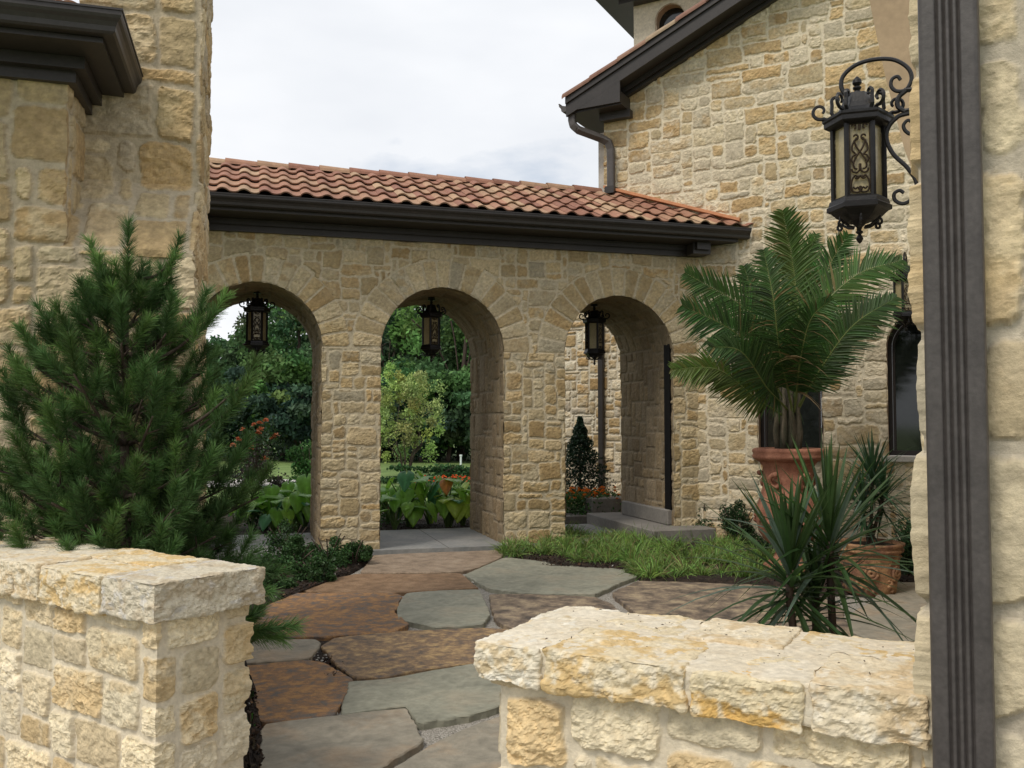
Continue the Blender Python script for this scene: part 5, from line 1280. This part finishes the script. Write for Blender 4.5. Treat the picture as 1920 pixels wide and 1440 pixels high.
# dark hinoki cone
cp_ = gnd(1088, 925, 0); cp_ = np.array((cp_[0]*16.1/cp_[1], 16.1, -.02)); hk = thing('conical_evergreen', 'dark layered conical evergreen against the pale stone wing', 'tree', cp_)
mb = MB(); mb.tube([cp_, cp_+(0, 0, 1.5)], [.04, .01], 6); mb.build('trunk', M['bark'], hk)
rs = np.random.default_rng(6); n = 9000; t = rs.uniform(0, 1, n)**.75; az = rs.uniform(0, 6.28, n); lay = .75+.35*np.abs(np.sin(t*24+az))
r_ = (.55*(1-t)**.9+.03)*lay*rs.uniform(.5, 1.1, n)*(1+.3*np.sin(az*2+t*5)); P = cp_+np.column_stack([r_*np.cos(az), r_*np.sin(az), .12+t*1.62-.12*r_]); mb = MB(); leaves(mb, P, .05, jit(rs, (.018, .042, .022), n), rs, up=.6); mb.build('foliage', M['leaf'], hk)
for i in range(3):
    g_ = gnd((880, 800, 1000)[i], 905, -.03); shrub('low_hedge', ('low clipped hedge beyond the elephant ears behind the right jamb', 'low clipped hedge under the pale tree', 'low hedge behind the middle pier')[i], 'hedge', g_, (1.6, .5, .35), 3000, .09, (.035, .085, .03), 'low hedges on the lawn edge', seed=300+i, mat='leaf_far')
g_ = gnd(583, 915, -.03); shrub('round_shrub', 'rounded green shrub beside the driveway at the edge of the left arch', 'shrub', g_, (.8, .7, .8), 3500, .09, (.045, .11, .03), seed=310, mat='leaf_far')
g_ = gnd(478, 912, -.03); shrub('purple_shrub', 'purplish shrub beside the driveway under the roses', 'shrub', g_, (.8, .6, .7), 2600, .09, (.055, .05, .04), seed=311, mat='leaf_far')
mb = MB(); g_ = gnd(864, 882, -.06); mb.tube([g_, g_+(0, 0, .5)], .035, 8); mb.tube([g_+(0, 0, .5), g_+(0, 0, .56)], .05, 8); tag(mb.build('marker_post', M['white']), 'short white marker post standing on the lawn', 'post')

# ------------------------------------------------------------------ trees
def crown(mb, rs, c, rad, ncl, nl, size, colr, clr=(.18, .34), flat=1., top=None):
    cl = nrm(rs.normal(size=(ncl, 3)))*(rs.uniform(.25, 1, (ncl, 1))**.5); cl[:, 2] *= flat
    cr = rs.uniform(*clr, ncl); k = rs.integers(ncl, size=nl)
    dirs = nrm(rs.normal(size=(nl, 3))); dirs[:, 2] = np.where(rs.random(nl) < .5, np.abs(dirs[:, 2]), dirs[:, 2])
    off = dirs*(rs.uniform(.2, 1, (nl, 1))**.5)*cr[k][:, None]*(.8+.4*rs.random((nl, 1)))
    P = c+(cl[k]+off)*rad; cb = np.array(colr)*rs.uniform(.7, 1.35, (ncl, 1))*(1+.10*rs.normal(size=(ncl, 3)))
    leaves(mb, P, size, np.clip(cb[k]*(1+.22*rs.normal(size=(nl, 1))), .003, .9), rs, up=.35)
    return c+cl*rad
def tree(label, c, H, Rr, colr, seed, nl=9000, size=.22, group='trees of the wood beyond the lawn', name='woodland_tree'):
    rs = np.random.default_rng(seed); c = np.array(c, float); th = thing(name, label, 'tree', c, 0, group); mb = MB(); tr = MB()
    top = smooth_path([c, c+(rs.normal()*.2, 0, H*.3), c+(rs.normal()*.3, 0, H*.8)]); tr.tube(top, np.linspace(H*.025, H*.006, len(top)), 7)
    cen = c+(0, 0, H*.56); pc = crown(mb, rs, cen, (Rr, Rr, H*.40), 46, nl, size, colr)
    for p in pc[::4]: tr.tube(smooth_path([c+(0, 0, H*.3), (p+c+(0, 0, H*.45))/2, p], 4), H*.004, 4)
    tr.build('trunk', M['bark'], th, smooth=True); mb.build('crown', M['leaf_far'], th); return th
G_ = [(.060, .115, .055), (.072, .140, .060), (.110, .205, .060), (.052, .098, .066), (.090, .175, .064)]
TL = [  # px centre, Y, height, radius, colour index, label
 (432, 47, 6.4, 2.6, 1, 'shorter green tree at the far left of the left arch under the open sky'),
 (530, 50, 8.8, 2.9, 0, 'dark tree behind the left hanging lantern'),
 (560, 44, 8.6, 3.0, 4, 'tall tree at the right side of the left arch'),
 (530, 41, 4.8, 2.3, 2, 'lighter green rounded tree low in the left arch'),
 (555, 39.5, 3.4, 2.0, 3, 'dark bushy tree at the lawn edge in the left arch'),
 (455, 41, 4.2, 2.4, 3, 'dark bushy tree behind the rose bush'),
 (760, 52, 9.3, 3.2, 3, 'dark bluish tree top at the upper left of the middle arch'),
 (725, 43, 7.3, 2.8, 0, 'dark green tree beside the left pier in the middle arch'),
 (790, 44, 7.6, 2.8, 1, 'mid green tree behind the middle hanging lantern'),
 (865, 41, 8.8, 3.2, 2, 'bright green feathery tree at the right side of the middle arch'),
 (840, 39.5, 4.6, 2.4, 4, 'bushy green tree low beside the right jamb of the middle arch'),
 (790, 39, 3.2, 2.0, 3, 'dark thicket tree at the lawn edge behind the pale tree'),
 (930, 46, 9.4, 3.4, 1, 'tall tree behind the middle stone pier'),
 (640, 46, 9.2, 3.4, 0, 'tall dark tree behind the left stone pier'),
 (380, 44, 5.6, 3.0, 1, 'green tree at the left end of the wood behind the pine'),
 (1010, 43, 8.6, 3.2, 3, 'dark tree behind the right side of the middle pier'),
 (670, 40, 4.2, 2.4, 3, 'low dark tree at the lawn edge behind the left pier'),
 (890, 39, 3.2, 2.0, 0, 'low dark bush tree at the lawn edge by the right jamb'),
 (490, 54, 7.4, 3.0, 4, 'hazy green tree farther back in the left arch'),
 (820, 55, 10.6, 4.0, 0, 'tall dark tree farthest back in the middle arch')]
for i, (px, Y, H, Rr, ci, lb_) in enumerate(TL):
    x = (px-960)/F*Y; tree(lb_, (x, Y, -.06), H, Rr, G_[ci], 500+i, nl=int(5200+1500*Rr), size=.24)
mb = MB(); rs = np.random.default_rng(3); n = 16000; P = np.column_stack([rs.uniform(-22, 6, n), 40+rs.random(n)**2*9, 0*rs.random(n)]); P[:, 2] = rs.uniform(0, 1, n)*(2.6+1.2*vn(P[:, 0]*.6, P[:, 1]*.3))
leaves(mb, P, .28, jit(rs, (.024, .055, .024), n), rs); tag(mb.build('undergrowth', M['leaf_far']), 'dark undergrowth along the foot of the wood', 'undergrowth', kind='stuff')
# pale variegated small tree
vt = gnd(760, 893, -.05); th = thing('variegated_tree', 'pale yellow green multi stemmed small tree in the middle arch', 'tree', vt)
k = vt[1]/F; rs = np.random.default_rng(61); tr = MB(); mb = MB()
cen = vt+(0, 0, 116*k)
pc = crown(mb, rs, cen, (72*k, 62*k, 100*k), 80, 10500, .085, (.31, .39, .13), clr=(.12, .24))
for i in range(9):
    a = i*2.4; e = vt+np.array((math.cos(a)*30*k, math.sin(a)*30*k, 70*k)); tr.tube(smooth_path([vt+(math.cos(a)*.12, math.sin(a)*.12, 0), (vt+e)/2+(0, 0, .05), e, pc[i*5]], 5), np.linspace(.03, .008, 16), 5)
tr.build('trunk', M['bark'], th, smooth=True); mb.build('crown', M['leaf_far'], th)
